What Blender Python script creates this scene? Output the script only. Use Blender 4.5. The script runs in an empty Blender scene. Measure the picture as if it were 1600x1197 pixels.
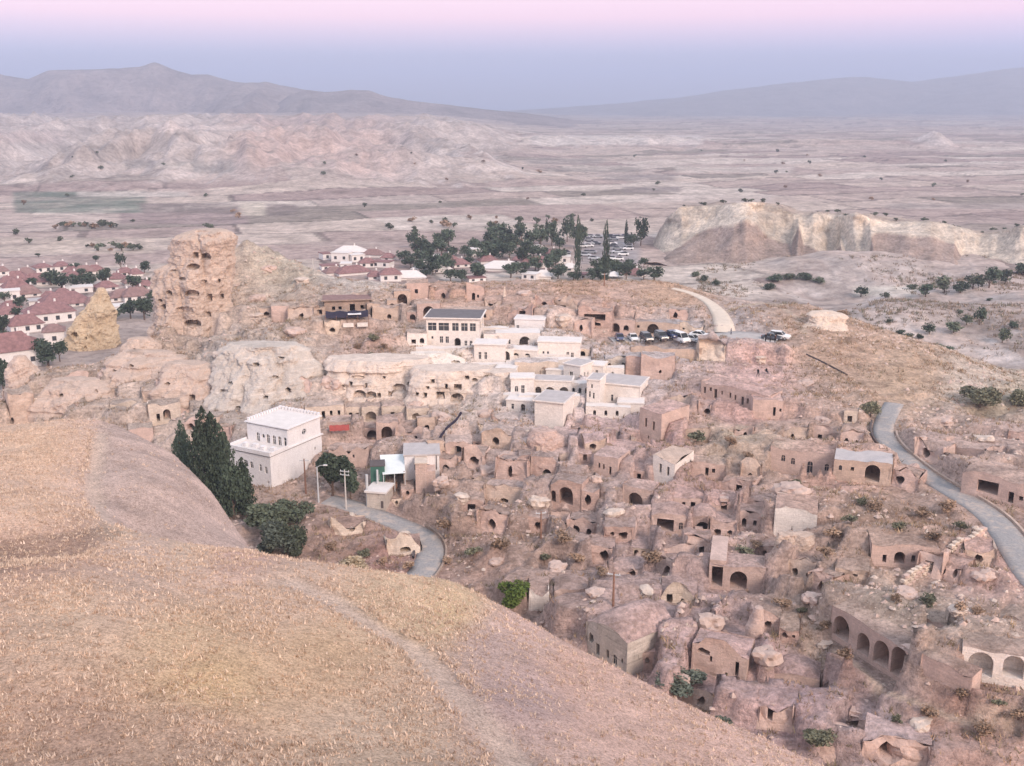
import bpy, bmesh, math, random
import numpy as np
from mathutils import Vector, Matrix, geometry
random.seed(7); rng = np.random.default_rng(7)
scene = bpy.context.scene
COL = scene.collection
R = math.radians
# ------------------------------------------------------------------ camera
F, CX, CY = 1600.0, 800.0, 598.5
PITCH = math.atan((CY-165.0)/F)
SP, CP = math.sin(PITCH), math.cos(PITCH)
K = 0.78                                   # metres per authored depth unit
cam_d = bpy.data.cameras.new('camera'); cam = bpy.data.objects.new('camera', cam_d); COL.objects.link(cam)
cam_d.sensor_width = 36; cam_d.lens = 36*F/1600.0; cam_d.clip_start = 0.5; cam_d.clip_end = 60000
cam.location = (0, 0, 0); cam.rotation_euler = (math.pi/2-PITCH, 0, 0)
scene.camera = cam
# ------------------------------------------------------------------ sky
W = bpy.data.worlds.new('World'); scene.world = W; W.use_nodes = True
nt = W.node_tree; nt.nodes.clear()
def N(t, **kw):
    n = nt.nodes.new(t)
    for k, v in kw.items(): setattr(n, k, v)
    return n
SUN_EL, SUN_AZ = 32.0, 146.0               # the light comes from behind the camera and from the right
sky = N('ShaderNodeTexSky', sky_type='NISHITA', sun_disc=False)
sky.sun_elevation = R(4); sky.sun_rotation = R(SUN_AZ)
tc = N('ShaderNodeTexCoord'); sep = N('ShaderNodeSeparateXYZ'); nt.links.new(tc.outputs['Generated'], sep.inputs[0])
mr = N('ShaderNodeMapRange'); mr.inputs[1].default_value = -0.02; mr.inputs[2].default_value = 0.38
nt.links.new(sep.outputs['Z'], mr.inputs[0])
ramp = N('ShaderNodeValToRGB'); nt.links.new(mr.outputs[0], ramp.inputs[0])
e = ramp.color_ramp.elements
def stop(i, pos, c):
    if i < 2: e[i].position = pos; e[i].color = (*c, 1)
    else: q = e.new(pos); q.color = (*c, 1)
def zpos(z): return (z+0.02)/0.40
SKY = [(-0.02, (.44,.51,.78)), (0.008, (.42,.53,.88)), (0.030, (.40,.57,1.14)), (0.046, (.50,.58,1.12)),
       (0.060, (.82,.61,1.02)), (0.078, (1.18,.66,.92)), (0.13, (1.0,.66,.78)), (0.20, (.76,.68,.74)), (0.38, (.64,.66,.74))]
for i, (z, c) in enumerate(sorted(SKY)[:1]+sorted(SKY)[-1:]+sorted(SKY)[1:-1]): stop(i, zpos(z), c)
b1 = N('ShaderNodeBackground'); nt.links.new(sky.outputs[0], b1.inputs[0]); b1.inputs[1].default_value = 0.06
b2 = N('ShaderNodeBackground'); nt.links.new(ramp.outputs[0], b2.inputs[0]); b2.inputs[1].default_value = 0.62
ad = N('ShaderNodeAddShader'); nt.links.new(b1.outputs[0], ad.inputs[0]); nt.links.new(b2.outputs[0], ad.inputs[1])
wo = N('ShaderNodeOutputWorld'); nt.links.new(ad.outputs[0], wo.inputs[0])
# ------------------------------------------------------------------ sun (already down: soft afterglow)
sd = bpy.data.lights.new('sun', 'SUN'); sd.energy = 1.5; sd.angle = R(18); sd.color = (1, .79, .66)
so = bpy.data.objects.new('sun', sd); COL.objects.link(so)
so.rotation_euler = (R(90-SUN_EL), 0, R(180-SUN_AZ))
# Sun lamp shines along its local -Z: tilt it so that light travels away from the camera
d = Vector((math.sin(R(SUN_AZ))*math.cos(R(SUN_EL)), math.cos(R(SUN_AZ))*math.cos(R(SUN_EL)), math.sin(R(SUN_EL))))
so.rotation_euler = d.to_track_quat('Z', 'Y').to_euler()
# ------------------------------------------------------------------ exposure
vs = scene.view_settings; vs.view_transform = 'Standard'; vs.look = 'None'; vs.gamma = 1; vs.exposure = 1.13
scene.render.engine = 'CYCLES'
scene.cycles.volume_bounces = 0; scene.cycles.max_bounces = 5; scene.cycles.diffuse_bounces = 3
# ------------------------------------------------------------------ helpers: pixel <-> place
def ray(px, py):
    u = (np.asarray(px, float)-CX)/F; v = (CY-np.asarray(py, float))/F
    dy = CP+v*SP; dz = -SP+v*CP
    return u/dy, dz/dy                     # x and z travelled for each metre forward
def at(px, py, Y):
    a, b = ray(px, py); Y = Y*K
    return np.array(np.broadcast_arrays(a*Y, Y, b*Y))
def project(x, y, z):
    y2 = y*CP-z*SP; v = (y*SP+z*CP)/y2; u = x/y2
    return CX+F*u, CY-F*v
# ------------------------------------------------------------------ noise
def _h(ix, iy, iz, seed):
    with np.errstate(over='ignore'):
        n = (ix.astype(np.int64)*374761393+iy.astype(np.int64)*668265263+iz.astype(np.int64)*2147483647+seed*1274126177) & 0xffffffff
        n = ((n ^ (n >> 13))*1274126177) & 0xffffffff
        n = ((n ^ (n >> 16))*2246822519) & 0xffffffff
        n = n ^ (n >> 15)
    return n.astype(float)/4294967295.0*2-1
def vnoise(x, y, z=0.0, seed=0):
    x, y, z = np.broadcast_arrays(np.asarray(x, float), np.asarray(y, float), np.asarray(z, float))
    ix, iy, iz = np.floor(x), np.floor(y), np.floor(z)
    fx, fy, fz = x-ix, y-iy, z-iz
    sx, sy, sz = (f*f*f*(f*(f*6-15)+10) for f in (fx, fy, fz))
    r = 0
    for dx in (0, 1):
        for dy in (0, 1):
            for dz in (0, 1):
                w = (sx if dx else 1-sx)*(sy if dy else 1-sy)*(sz if dz else 1-sz)
                r = r+w*_h(ix+dx, iy+dy, iz+dz, seed)
    return r
def fbm(x, y, z=0.0, oct=4, seed=0, gain=.5):
    a, s, t = 1.0, 0, 0
    for i in range(oct):
        s = s+a*vnoise(x*2**i, y*2**i, np.asarray(z)*2**i, seed+i*17); t += a; a *= gain
    return s/t
def ridged(x, y, oct=4, seed=0):
    a, s, t = 1.0, 0, 0
    for i in range(oct):
        s = s+a*(1-np.abs(vnoise(x*2**i, y*2**i, 0, seed+i*17))*2); t += a; a *= .5
    return s/t
def sstep(a, b, x):
    t = np.clip((x-a)/(b-a), 0, 1); return t*t*(3-2*t)
# ------------------------------------------------------------------ thin plate through control points
def in_poly(px, py, poly):
    c = np.zeros(np.shape(px), bool); j = len(poly)-1
    for i in range(len(poly)):
        (xi, yi), (xj, yj) = poly[i], poly[j]
        if yi != yj: c ^= ((yi > py) != (yj > py)) & (px < (xj-xi)*(py-yi)/(yj-yi)+xi)
        j = i
    return c
class TPS:
    def __init__(self, pts, lam=0.3):
        p = np.array(pts, float); n = len(p); self.s = 100.0
        q = p[:, :2]/self.s; self.q = q
        r2 = ((q[:, None]-q[None])**2).sum(-1)
        A = np.zeros((n+3, n+3)); A[:n, :n] = np.where(r2 > 0, r2*np.log(r2+1e-12), 0)+np.eye(n)*lam*0.001
        Pm = np.c_[np.ones(n), q]; A[:n, n:] = Pm; A[n:, :n] = Pm.T
        self.w = np.linalg.solve(A, np.r_[p[:, 2], 0, 0, 0])
    def __call__(self, x, y):
        x = np.asarray(x, float); sh = x.shape; X = np.c_[x.ravel(), np.asarray(y, float).ravel()]/self.s
        out = np.empty(len(X)); n = len(self.q)
        for i in range(0, len(X), 40000):
            c = X[i:i+40000]; r2 = ((c[:, None]-self.q[None])**2).sum(-1)
            out[i:i+40000] = np.where(r2 > 0, r2*np.log(r2+1e-12), 0)@self.w[:n]+self.w[n]+c@self.w[n+1:]
        return out.reshape(sh)
# ------------------------------------------------------------------ heightfield sheets
class Sheet:
    def __init__(self, x0, x1, y0, y1, step, fn):
        self.x0, self.y0, self.st = x0, y0, step
        self.nx = int((x1-x0)/step)+1; self.ny = int((y1-y0)/step)+1
        self.X, self.Y = np.meshgrid(x0+np.arange(self.nx)*step, y0+np.arange(self.ny)*step)
        self.H = fn(self.X, self.Y)
    
    def h(self, x, y, G=None):
        x = np.asarray(x, float); y = np.asarray(y, float)
        fx = np.clip((x-self.x0)/self.st, 0, self.nx-1.001); fy = np.clip((y-self.y0)/self.st, 0, self.ny-1.001)
        i = fx.astype(int); j = fy.astype(int); a = fx-i; b = fy-j
        H = self.H if G is None else G
        return (H[j, i]*(1-a)+H[j, i+1]*a)*(1-b)+(H[j+1, i]*(1-a)+H[j+1, i+1]*a)*b
    def hit(self, px, py, Y0=None, Y1=None):
        """first place where the sight line through a pixel meets the ground"""
        a, b = ray(px, py); ys = np.arange(Y0 or self.y0, Y1 or (self.y0+self.st*(self.ny-2)), 0.25)
        d_ = b*ys-self.h(a*ys, ys); k = np.argmax(d_ <= 0)
        if d_[k] > 0: k = int(np.argmin(d_))
        y = ys[k]; return Vector((float(a*y), float(y), float(self.h(a*y, y))))
def mesh_np(name, V, Fc, mat, parent=None, cols=None, smooth=True, colname='Col'):
    """V (n,3), Fc (m,k) all faces the same size"""
    me = bpy.data.meshes.new(name); k = Fc.shape[1]
    me.vertices.add(len(V)); me.vertices.foreach_set('co', np.ascontiguousarray(V, np.float32).ravel())
    me.loops.add(Fc.size); me.loops.foreach_set('vertex_index', np.ascontiguousarray(Fc, np.int32).ravel())
    me.polygons.add(len(Fc)); me.polygons.foreach_set('loop_start', np.arange(0, Fc.size, k, dtype=np.int32))
    me.polygons.foreach_set('loop_total', np.full(len(Fc), k, np.int32))
    me.polygons.foreach_set('use_smooth', np.full(len(Fc), smooth))
    if cols is not None:
        at_ = me.color_attributes.new(colname, 'FLOAT_COLOR', 'POINT')
        c = np.ones((len(V), 4), np.float32); c[:, :cols.shape[1]] = cols; at_.data.foreach_set('color', c.ravel())
    me.update(calc_edges=True); me.validate()
    if mat: me.materials.append(mat)
    o = bpy.data.objects.new(name, me); COL.objects.link(o)
    if parent: o.parent = parent
    return o
def grid_faces(nx, ny, keep=None):
    i, j = np.meshgrid(np.arange(nx-1), np.arange(ny-1)); a = (j*nx+i).ravel()
    f = np.c_[a, a+1, a+nx+1, a+nx]
    if keep is not None: f = f[keep[f].all(1)]
    return f
def compact(V, f, *more):
    used = np.unique(f); m = np.full(len(V), -1); m[used] = np.arange(len(used))
    return (V[used], m[f])+tuple(q[used] for q in more)
# ------------------------------------------------------------------ materials
MATS = {}
def mat(name):
    m = bpy.data.materials.new(name); m.use_nodes = True; t = m.node_tree; t.nodes.clear()
    o = t.nodes.new('ShaderNodeOutputMaterial'); b = t.nodes.new('ShaderNodeBsdfPrincipled')
    t.links.new(b.outputs[0], o.inputs[0]); b.inputs['Roughness'].default_value = .95
    if 'Specular IOR Level' in b.inputs: b.inputs['Specular IOR Level'].default_value = .15
    MATS[name] = m
    return m, t, b
def nz(t, scale, detail=4, rough=.6, vec=None, dist=0):
    n = t.nodes.new('ShaderNodeTexNoise'); n.inputs['Scale'].default_value = scale
    n.inputs['Detail'].default_value = detail; n.inputs['Roughness'].default_value = rough; n.inputs['Distortion'].default_value = dist
    if vec: t.links.new(vec, n.inputs['Vector'])
    return n.outputs[0]
def pos(t, sc=(1, 1, 1), rot=(0, 0, 0), obj=False):
    if obj: g = t.nodes.new('ShaderNodeTexCoord').outputs['Object']
    else: g = t.nodes.new('ShaderNodeNewGeometry').outputs['Position']
    m = t.nodes.new('ShaderNodeMapping'); m.inputs['Scale'].default_value = sc; m.inputs['Rotation'].default_value = rot
    t.links.new(g, m.inputs['Vector']); return m.outputs[0]
def rampn(t, inp, stops):
    r = t.nodes.new('ShaderNodeValToRGB'); e = r.color_ramp.elements
    while len(e) < len(stops): e.new(.5)
    for q, (p_, c) in zip(e, stops):
        q.position = p_; q.color = (*c, 1) if len(c) == 3 else c
    t.links.new(inp, r.inputs[0]); return r.outputs[0]
def mixn(t, a, b, fac, mode='MIX'):
    m = t.nodes.new('ShaderNodeMix'); m.data_type = 'RGBA'; m.blend_type = mode
    for v, s in ((fac, m.inputs[0]), (a, m.inputs[6]), (b, m.inputs[7])):
        if isinstance(v, (int, float)): s.default_value = v
        elif isinstance(v, tuple): s.default_value = (*v, 1)
        else: t.links.new(v, s)
    return m.outputs[2]
def mathn(t, op, a, b):
    m = t.nodes.new('ShaderNodeMath'); m.operation = op
    for v, s in ((a, m.inputs[0]), (b, m.inputs[1])):
        if isinstance(v, (int, float)): s.default_value = v
        else: t.links.new(v, s)
    return m.outputs[0]
def bump(t, b, h, strength, dist=.1):
    n = t.nodes.new('ShaderNodeBump'); n.inputs['Strength'].default_value = strength; n.inputs['Distance'].default_value = dist
    t.links.new(h, n.inputs['Height']); t.links.new(n.outputs[0], b.inputs['Normal'])
def gray(v): return (v, v, v)
def attr(t, nm='Col'):
    a = t.nodes.new('ShaderNodeAttribute'); a.attribute_name = nm; return a.outputs['Color']
def simple(name, c, var=.25, scale=1.5, rough=.95, bmp=0, bscale=6, obj=False):
    m, t, b = mat(name); p = pos(t, obj=obj); n = nz(t, scale, 5, .65, p)
    lo = tuple(x*(1-var) for x in c); hi = tuple(min(1, x*(1+var)) for x in c)
    t.links.new(rampn(t, n, [(.3, lo), (.7, hi)]), b.inputs['Base Color']); b.inputs['Roughness'].default_value = rough
    if bmp: bump(t, b, nz(t, bscale, 5, .7, p), bmp, .12)
    return m
def tag(o, label=None, cat=None, group=None, kind=None):
    for k, v in (('label', label), ('category', cat), ('group', group), ('kind', kind)):
        if v: o[k] = v
    return o
# ================================================================== THE GROUND
# ---- near hill: control points (pixel x, pixel y, authored depth) and hidden anchors (x, y, z)
def cps(px_list, extra): return [tuple(at(*p)) for p in px_list]+[tuple(np.array(e)*K) for e in extra]
NEAR = cps([(-300,1197,37),(0,1197,38),(400,1197,40),(800,1197,46),(1100,1197,54),(1290,1197,61),
 (-200,1050,46),(0,1050,46),(400,1050,50),(700,1050,58),(950,1050,70),(1055,1090,68),(1180,1145,65),
 (560,888,78),(700,906,80),(400,866,83),(300,850,82),(170,822,84),(880,1000,76),(790,945,79),
 (200,950,57),(500,950,64),(-150,930,57),(0,920,58),(0,880,68),(100,850,79),(-100,850,76),
 (-200,760,92),(0,760,92),(0,700,112),(-200,690,116),(0,667,127),(-200,667,127),(100,657,131),(150,656,132),(185,664,130),(150,740,106),(165,780,97),
 (250,760,104),(300,820,99),(275,712,121),(330,770,113),(385,850,107),(230,688,127),(360,845,100)],
 [(-64,166,-72),(-40,160,-74),(-22,148,-74),(-28,126,-58),(-12,128,-66),(-5,112,-60),(5,105,-56),(14,100,-55),(24,90,-54),(38,78,-60),(45,66,-60),(60,60,-62),(-110,166,-70),
  (0,0,-1.9),(0,10,-8.5),(-30,0,-2),(0,25,-19.4),(-30,20,-15.5),(30,25,-24),(40,0,-8),(0,-25,-1),(70,40,-58),(-90,60,-26),(-90,120,-40)])
tn = TPS(NEAR)
def coarse(tps, x, y, st=1.6):
    x0, y0 = x.min(), y.min(); nx = int((x.max()-x0)/st)+3; ny = int((y.max()-y0)/st)+3
    gx, gy = np.meshgrid(x0+np.arange(nx)*st, y0+np.arange(ny)*st); g = tps(gx, gy)
    fx = (x-x0)/st; fy = (y-y0)/st; i = fx.astype(int); j = fy.astype(int); a = fx-i; b = fy-j
    return (g[j, i]*(1-a)+g[j, i+1]*a)*(1-b)+(g[j+1, i]*(1-a)+g[j+1, i+1]*a)*b
def near_h(x, y):
    h = coarse(tn, x, y)
    und = fbm(x*.12, y*.12, 0, 4, 3)*.55
    rill = ridged(x*.35+y*.12, y*.10-x*.05, 3, 9)*.18
    return h+(und+rill*sstep(-20, 20, x-0))*sstep(12, 30, y)
near = Sheet(-88, 62, -20, 130, .40, near_h)
# behind its crest the hill falls away: keep it under the skyline it has
SIL = np.array([(-400,667),(0,667),(100,657),(150,655),(185,664),(230,688),(275,712),(330,768),(385,843),(398,862),(410,867),(560,888),(700,906),(790,945),(880,1000),(1055,1090),(1180,1145),(1290,1197),(1400,1260),(1900,1500)], float)
YCR = np.array([(-400,128),(185,131),(230,127),(275,121),(330,113),(385,106),(398,100),(412,84),(560,78),(700,80),(880,76),(1055,68),(1290,61),(1900,50)], float)
_x, _y = near.X, np.maximum(near.Y, 8.0)
for _ in range(3):
    _px, _py = project(_x, _y, near.H); sl = np.interp(_px, SIL[:, 0], SIL[:, 1]); yc = np.interp(_px, YCR[:, 0], YCR[:, 1])*K
    lim = ray(_px, sl)[1]*_y; over = np.maximum(0, _y-yc)
    near.H = np.where(near.Y > 18, np.minimum(near.H, lim-over*.30-np.where(_y > yc, .02, 0)+np.maximum(0, yc-_y)*.02), near.H)
# front of the knoll: a dip, so that the crest of the nearer hill hides the foot of its flank
_px, _py = project(_x, _y, near.H)
near.H = near.H-1.7*np.exp(-((_y/K-91)/4.5)**2)*sstep(150, 215, _px)*sstep(430, 390, _px)-.5*np.exp(-((_y/K-76)/5)**2)*sstep(190, 100, _px)

path = [(455,905),(520,935),(590,980),(640,1005),(672,1035),(695,1062),(740,1110),(800,1180),(830,1230)]
dist = np.full(near.X.shape, 1e9)
for (a, b), (c, d_) in zip(path[:-1], path[1:]):
    for t_ in np.linspace(0, 1, 12, endpoint=False):
        q = near.hit(a+(c-a)*t_, b+(d_-b)*t_); dist = np.minimum(dist, np.hypot(near.X-q.x, near.Y-q.y))
for (a, b), (c, d_) in (((158,662),(151,720)),((151,720),(143,760)),((143,760),(152,790)),((152,790),(172,816))):
    for t_ in np.linspace(0, 1, 14, endpoint=False):
        q = near.hit(a+(c-a)*t_, b+(d_-b)*t_); dist = np.minimum(dist, np.hypot(near.X-q.x, near.Y-q.y)*1.3)
NPATH = dist
# ---- village hillside
VILL = cps([(430,768,208),(540,795,200),(600,805,198),(680,842,188),(665,890,174),(600,885,176),(450,830,190),(360,800,200),
 (830,940,160),(960,960,152),(1000,1050,136),(1150,1100,126),(1300,1185,113),(1240,1075,125),(1400,1075,120),(1590,1065,120),(1600,1190,109),
 (1200,960,147),(1350,950,141),(1500,940,140),(1600,930,140),(1560,860,155),(1450,760,185),(1400,700,206),(1385,640,230),
 (1230,545,274),(1140,508,294),(1060,533,287),(960,533,287),(1100,468,328),(1040,441,345),(800,439,345),(640,446,338),
 (960,470,316),(930,502,300),(860,520,289),(700,545,278),(620,462,325),(560,520,295),(480,462,325),(500,545,279),(420,445,340),(440,395,352),(380,380,352),(500,426,352),(570,440,345),
 (450,540,275),(450,600,259),(450,640,249),(600,560,268),(600,610,258),(600,645,250),(600,700,226),(720,580,262),(720,640,243),(720,720,218),(720,800,198),(800,850,180),(900,850,178),
 (810,600,257),(880,640,240),(880,675,228),(880,760,203),(980,690,222),(1050,692,221),(1050,760,199),(1050,850,176),(1200,860,165),(1200,760,195),(1200,690,217),(1200,610,247),(1300,700,209),
 (1300,800,178),(1330,860,163),(1300,620,240),(1250,570,263),(1100,600,252),(1000,605,254),(1060,560,272),(950,560,272),
 (50,660,262),(150,640,264),(250,655,254),(340,640,256),(330,700,235),(200,570,285),(100,580,285),(30,600,280),(300,520,305),(380,520,298),(350,480,320),(240,520,308),(0,650,272),(180,560,292),
 (1320,525,283),(1450,585,258),(1600,628,243),(1500,650,232),(1600,750,190),(1500,700,212),(1250,478,318),(1180,476,324),(1290,490,310),
 (-150,700,250),(1750,1000,130),(1750,800,170),(1750,1190,109),(1750,650,232)],
 [(-125,300,-90),(-150,330,-95),(-120,345,-92),(-80,375,-88),(-50,400,-84),(0,385,-80),(60,385,-80),(110,370,-78),(140,340,-80),(165,310,-84),(180,280,-86),
  (-150,400,-97),(0,430,-97),(150,420,-97),(250,330,-97),(230,250,-84),(-220,300,-97),(-200,240,-90),(-240,420,-100),(250,430,-100),
  (0,135,-84),(40,125,-83),(-40,160,-84),(-80,180,-84),(60,100,-81),(90,90,-79),(130,90,-78),(-140,220,-86),(-40,120,-88),(40,80,-84)])
tv = TPS(VILL)
def vill_h(x, y): return coarse(tv, x, y)
vill = Sheet(-178, 200, 62, 335, .46, vill_h)
vill.base = vill.H.copy()
# rock relief: outcrops, ledges, gullies
X_, Y_ = vill.X, vill.Y
PX, PY = project(X_, Y_, vill.H)
def blob(cx, cy, rx, ry): return np.exp(-((PX-cx)/rx)**2-((PY-cy)/ry)**2)
smooth = np.clip(blob(1060,455,330,32)+blob(1300,530,120,40)+blob(1420,590,120,30)+blob(540,425,60,14)+blob(1150,650,90,40)*.5, 0, 1)
rocky = np.clip(blob(640,600,130,50)+blob(400,590,110,60)+blob(180,600,150,60)+blob(800,760,150,90)+blob(1080,1060,250,110)+blob(960,780,140,80)+blob(300,520,100,60), 0, 1)
rel = fbm(X_*.11, Y_*.11, 0, 5, 21)*2.1*(.55+.9*rocky)
rel += (np.abs(fbm(X_*.22+3, Y_*.22, 0, 4, 33))-.2)*-2.6*rocky
rel += fbm(X_*.5, Y_*.5, 0, 3, 44)*.75
rel += (ridged(X_*.16+Y_*.06, Y_*.05, 3, 47)-.3)*-.9
z0 = vill.H+rel*(1-.8*smooth)
st = 2.1; q = z0/st+fbm(X_*.05, Y_*.05, 0, 3, 55)*1.2; fr = q-np.floor(q)      # ledges where harder beds stand out
z0 = z0+(sstep(.30, .62, fr)-fr)*st*(.15+.75*rocky)*(1-smooth)
vill.H = z0
STAMPS = []                                  # what people cut into or banked against the slope, applied later
RST = []; ROADM = np.zeros(vill.H.shape)
def road_stamp(poly, half, sink=.05, smoothn=9, blend=3.0):
    pts = []
    for (a, b), (c, d_) in zip(poly[:-1], poly[1:]):
        n = max(2, int(math.hypot(c-a, d_-b)/6))
        for i in range(n): pts.append((a+(c-a)*i/n, b+(d_-b)*i/n))
    pts.append(poly[-1])
    save = vill.H; vill.H = vill.base
    P = np.array([vill.hit(a, b) for a, b in pts]); vill.H = save
    ker = np.ones(smoothn)/smoothn
    for _ in range(2):
        pad = np.r_[np.repeat(P[:1], smoothn//2, 0), P, np.repeat(P[-1:], smoothn//2, 0)]
        P = np.c_[tuple(np.convolve(pad[:, i], ker, 'valid') for i in range(3))]
    seg = np.r_[0, np.cumsum(np.hypot(*(np.diff(P[:, :2], axis=0).T)))]
    s = np.linspace(0, seg[-1], max(8, int(seg[-1]/1.2))); P = np.c_[tuple(np.interp(s, seg, P[:, i]) for i in range(3))]
    hw = np.interp(np.linspace(0, 1, len(P)), np.linspace(0, 1, len(half)), half) if hasattr(half, '__len__') else np.full(len(P), half)
    RST.append((P, hw, sink)); carve(P, hw, sink, blend); return P, hw
def carve(P, hw, sink, blend):
    best = np.full(vill.H.shape, 1e9); zz = np.zeros(vill.H.shape); hh = np.zeros(vill.H.shape)
    x0, y0 = P[:, 0].min()-14, P[:, 1].min()-14; x1, y1 = P[:, 0].max()+14, P[:, 1].max()+14
    i0, i1 = max(0, int((x0-vill.x0)/vill.st)), min(vill.nx, int((x1-vill.x0)/vill.st)); j0, j1 = max(0, int((y0-vill.y0)/vill.st)), min(vill.ny, int((y1-vill.y0)/vill.st))
    sx, sy = vill.X[j0:j1, i0:i1], vill.Y[j0:j1, i0:i1]; bb = best[j0:j1, i0:i1]; zb = zz[j0:j1, i0:i1]; hb = hh[j0:j1, i0:i1]
    for k in range(len(P)):
        dd = (sx-P[k, 0])**2+(sy-P[k, 1])**2; m = dd < bb; bb[m] = dd[m]; zb[m] = P[k, 2]; hb[m] = hw[k]
    dist = np.sqrt(bb); w = 1-sstep(hb+.5, hb+.5+blend, dist)
    H = vill.H[j0:j1, i0:i1]; H[:] = H*(1-w)+(zb-sink)*w
    if hw.min() > .9: ROADM[j0:j1, i0:i1] = np.maximum(ROADM[j0:j1, i0:i1], dist < hb+.35)
ROADS = {}
ROADS['lower'] = road_stamp([(500,778),(545,788),(590,806),(640,826),(672,838),(684,850),(678,872),(664,892),(644,914),(625,935)], 2.0)
ROADS['right'] = road_stamp([(1640,930),(1600,885),(1577,840),(1550,806),(1500,775),(1450,748),(1412,716),(1380,690),(1366,672),(1384,652),(1404,634),(1398,620)], [2.2,2.0,1.8,1.7,1.7])
ROADS['upper'] = road_stamp([(1398,620),(1352,596),(1300,568),(1250,545),(1205,532),(1150,527)], 1.2)
ROADS['park'] = road_stamp([(945,534),(1000,534),(1060,534),(1110,530),(1150,527),(1190,530),(1226,536)], [4.2,4.4,5.0,7.0,4.5])
ROADS['dirt'] = road_stamp([(1140,522),(1122,511),(1135,496),(1128,480),(1105,468),(1072,456),(1040,444)], [2.4,2.2,2.0,1.6,1.3,1.1,1.0])
def footpath(poly, half, groove=.12):
    return road_stamp(poly, half, groove, 5, .8)
ROADS['path_a'] = footpath([(1132,487),(1165,476),(1205,470),(1250,467)], .8)
ROADS['path_b'] = footpath([(1205,471),(1240,490),(1258,508),(1258,528)], .6)
ROADS['path_c'] = footpath([(1262,1015),(1300,1038),(1350,1068),(1430,1098),(1500,1128),(1540,1134),(1600,1165)], .55)
# ---- the wide plain, from under the village out to the mountains (one fan-shaped sheet)
def wave(px, pts):
    a = np.array(pts, float); return np.interp(px, a[:, 0], a[:, 1])
def plain_h(x, y):
    """metres in, metres out"""
    X, Y = x/K, np.maximum(y/K, 60); px = CX+F*X/Y
    z = np.full(np.shape(x), -90.0)
    z = z+sstep(1150, 1400, px)*sstep(900, 500, Y)*3.5
    z = z+fbm(X*.012, Y*.012, 0, 4, 61)*(1.2+sstep(1100, 1300, px)*sstep(900, 600, Y)*8+sstep(800, 1500, Y)*3)+ridged(X*.02, Y*.012, 3, 63)*sstep(1150, 1350, px)*sstep(700, 560, Y)*2.2
    L = sstep(900, 640, px)
    up = sstep(1050, 2500, Y)*44+sstep(1000, 1150, Y)*3
    gul = ridged(X*.0055+Y*.0012, Y*.0032, 5, 71)
    bad = L*(up+(gul-.25)*44*sstep(1050, 1400, Y)*sstep(4200, 2600, Y))
    # the pale fan of eroded ridges left of the middle
    fx, fy = X-(-540), Y-1420
    bad = bad+34*np.exp(-((fx)/150)**2-(fy/190)**2)*(.55+.6*ridged(X*.02, Y*.004, 3, 77))
    fx2 = X-(-330); bad = bad+30*np.exp(-(fx2/170)**2-((Y-1480)/200)**2)*(.5+.7*ridged(X*.022, Y*.006, 3, 79))
    z = z+bad
    # low white badlands right of the middle and the single peak far right
    z = z+26*np.exp(-((X-250)/330)**2-((Y-2450)/260)**2)*(.5+.6*ridged(X*.012, Y*.008, 4, 83))
    z = z+27*np.exp(-(np.abs(X-925)/26)**1.5-((Y-2300)/60)**2)+16*np.exp(-((X-780)/260)**2-((Y-2350)/120)**2)
    z = z+sstep(2600, 6000, Y)*fbm(X*.0011, Y*.0011, 0, 4, 91)*22
    return z*K
rows = []
Yv = 205.0
while Yv < 12500: rows.append(Yv); Yv *= 1+min(.016, .0028+.0000036*Yv)
pxs = np.arange(-420, 2021, 3.8)
GY = np.repeat(np.array(rows)[:, None]*K, len(pxs), 1); GX = (pxs[None]-CX)/F*GY
GZ = plain_h(GX, GY)
ROWY = np.array(rows)*K
def plain_at(px, py, Y0=220, Y1=9000):
    a, b = ray(px, py); ci = np.clip((a*ROWY/ROWY*F+CX-pxs[0])/(pxs[1]-pxs[0]), 0, len(pxs)-1.001); c0 = int(ci[0]); fr = ci[0]-c0
    z = GZ[:, c0]*(1-fr)+GZ[:, c0+1]*fr; d_ = b*ROWY-z; k = max(1, int(np.argmax(d_ <= 0)))
    if d_[k] > 0: k = max(1, int(np.argmin(d_)))
    t_ = float(np.clip(d_[k-1]/(d_[k-1]-d_[k]+1e-9), 0, 1)); y = ROWY[k-1]+(ROWY[k]-ROWY[k-1])*t_
    return Vector((float(a*y), float(y), float(z[k-1]+(z[k]-z[k-1])*t_)))
def field_colour(X, Y):
    th = .32; u = X*math.cos(th)+Y*math.sin(th); v = -X*math.sin(th)+Y*math.cos(th)
    v = v+fbm(X*.003, Y*.003, 0, 3, 5)*60; rowi = np.floor(v/70); u = u+_h(rowi, rowi*0, rowi*0, 3)*160
    L = 190+90*_h(rowi, rowi*0+1, rowi*0, 4); ui = np.floor(u/L)
    h1 = _h(ui, rowi, ui*0, 11)*.5+.5; fu = u/L-ui; fv = v/70-rowi
    pal = np.array([(.50,.40,.34),(.46,.36,.31),(.42,.32,.28),(.54,.44,.37),(.36,.27,.24),(.47,.38,.33),(.58,.49,.42),(.29,.24,.20)])
    c = pal[np.clip((h1*8).astype(int), 0, 7)]
    edge = np.minimum(np.minimum(fu, 1-fu)*L, np.minimum(fv, 1-fv)*70) < 3.5
    c = np.where((edge & (_h(ui, rowi, ui*0+3, 12) > 0))[..., None], c*.55+.0, c)
    return c
XA, YA = GX/K, GY/K; PXg = np.broadcast_to(pxs, GX.shape)
fc = field_colour(XA, YA)
_, PYg = project(GX, GY, GZ)
wild = np.array((.43,.345,.30))*(1+.42*fbm(XA*.02, YA*.01, 0, 4, 15)[..., None])
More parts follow.
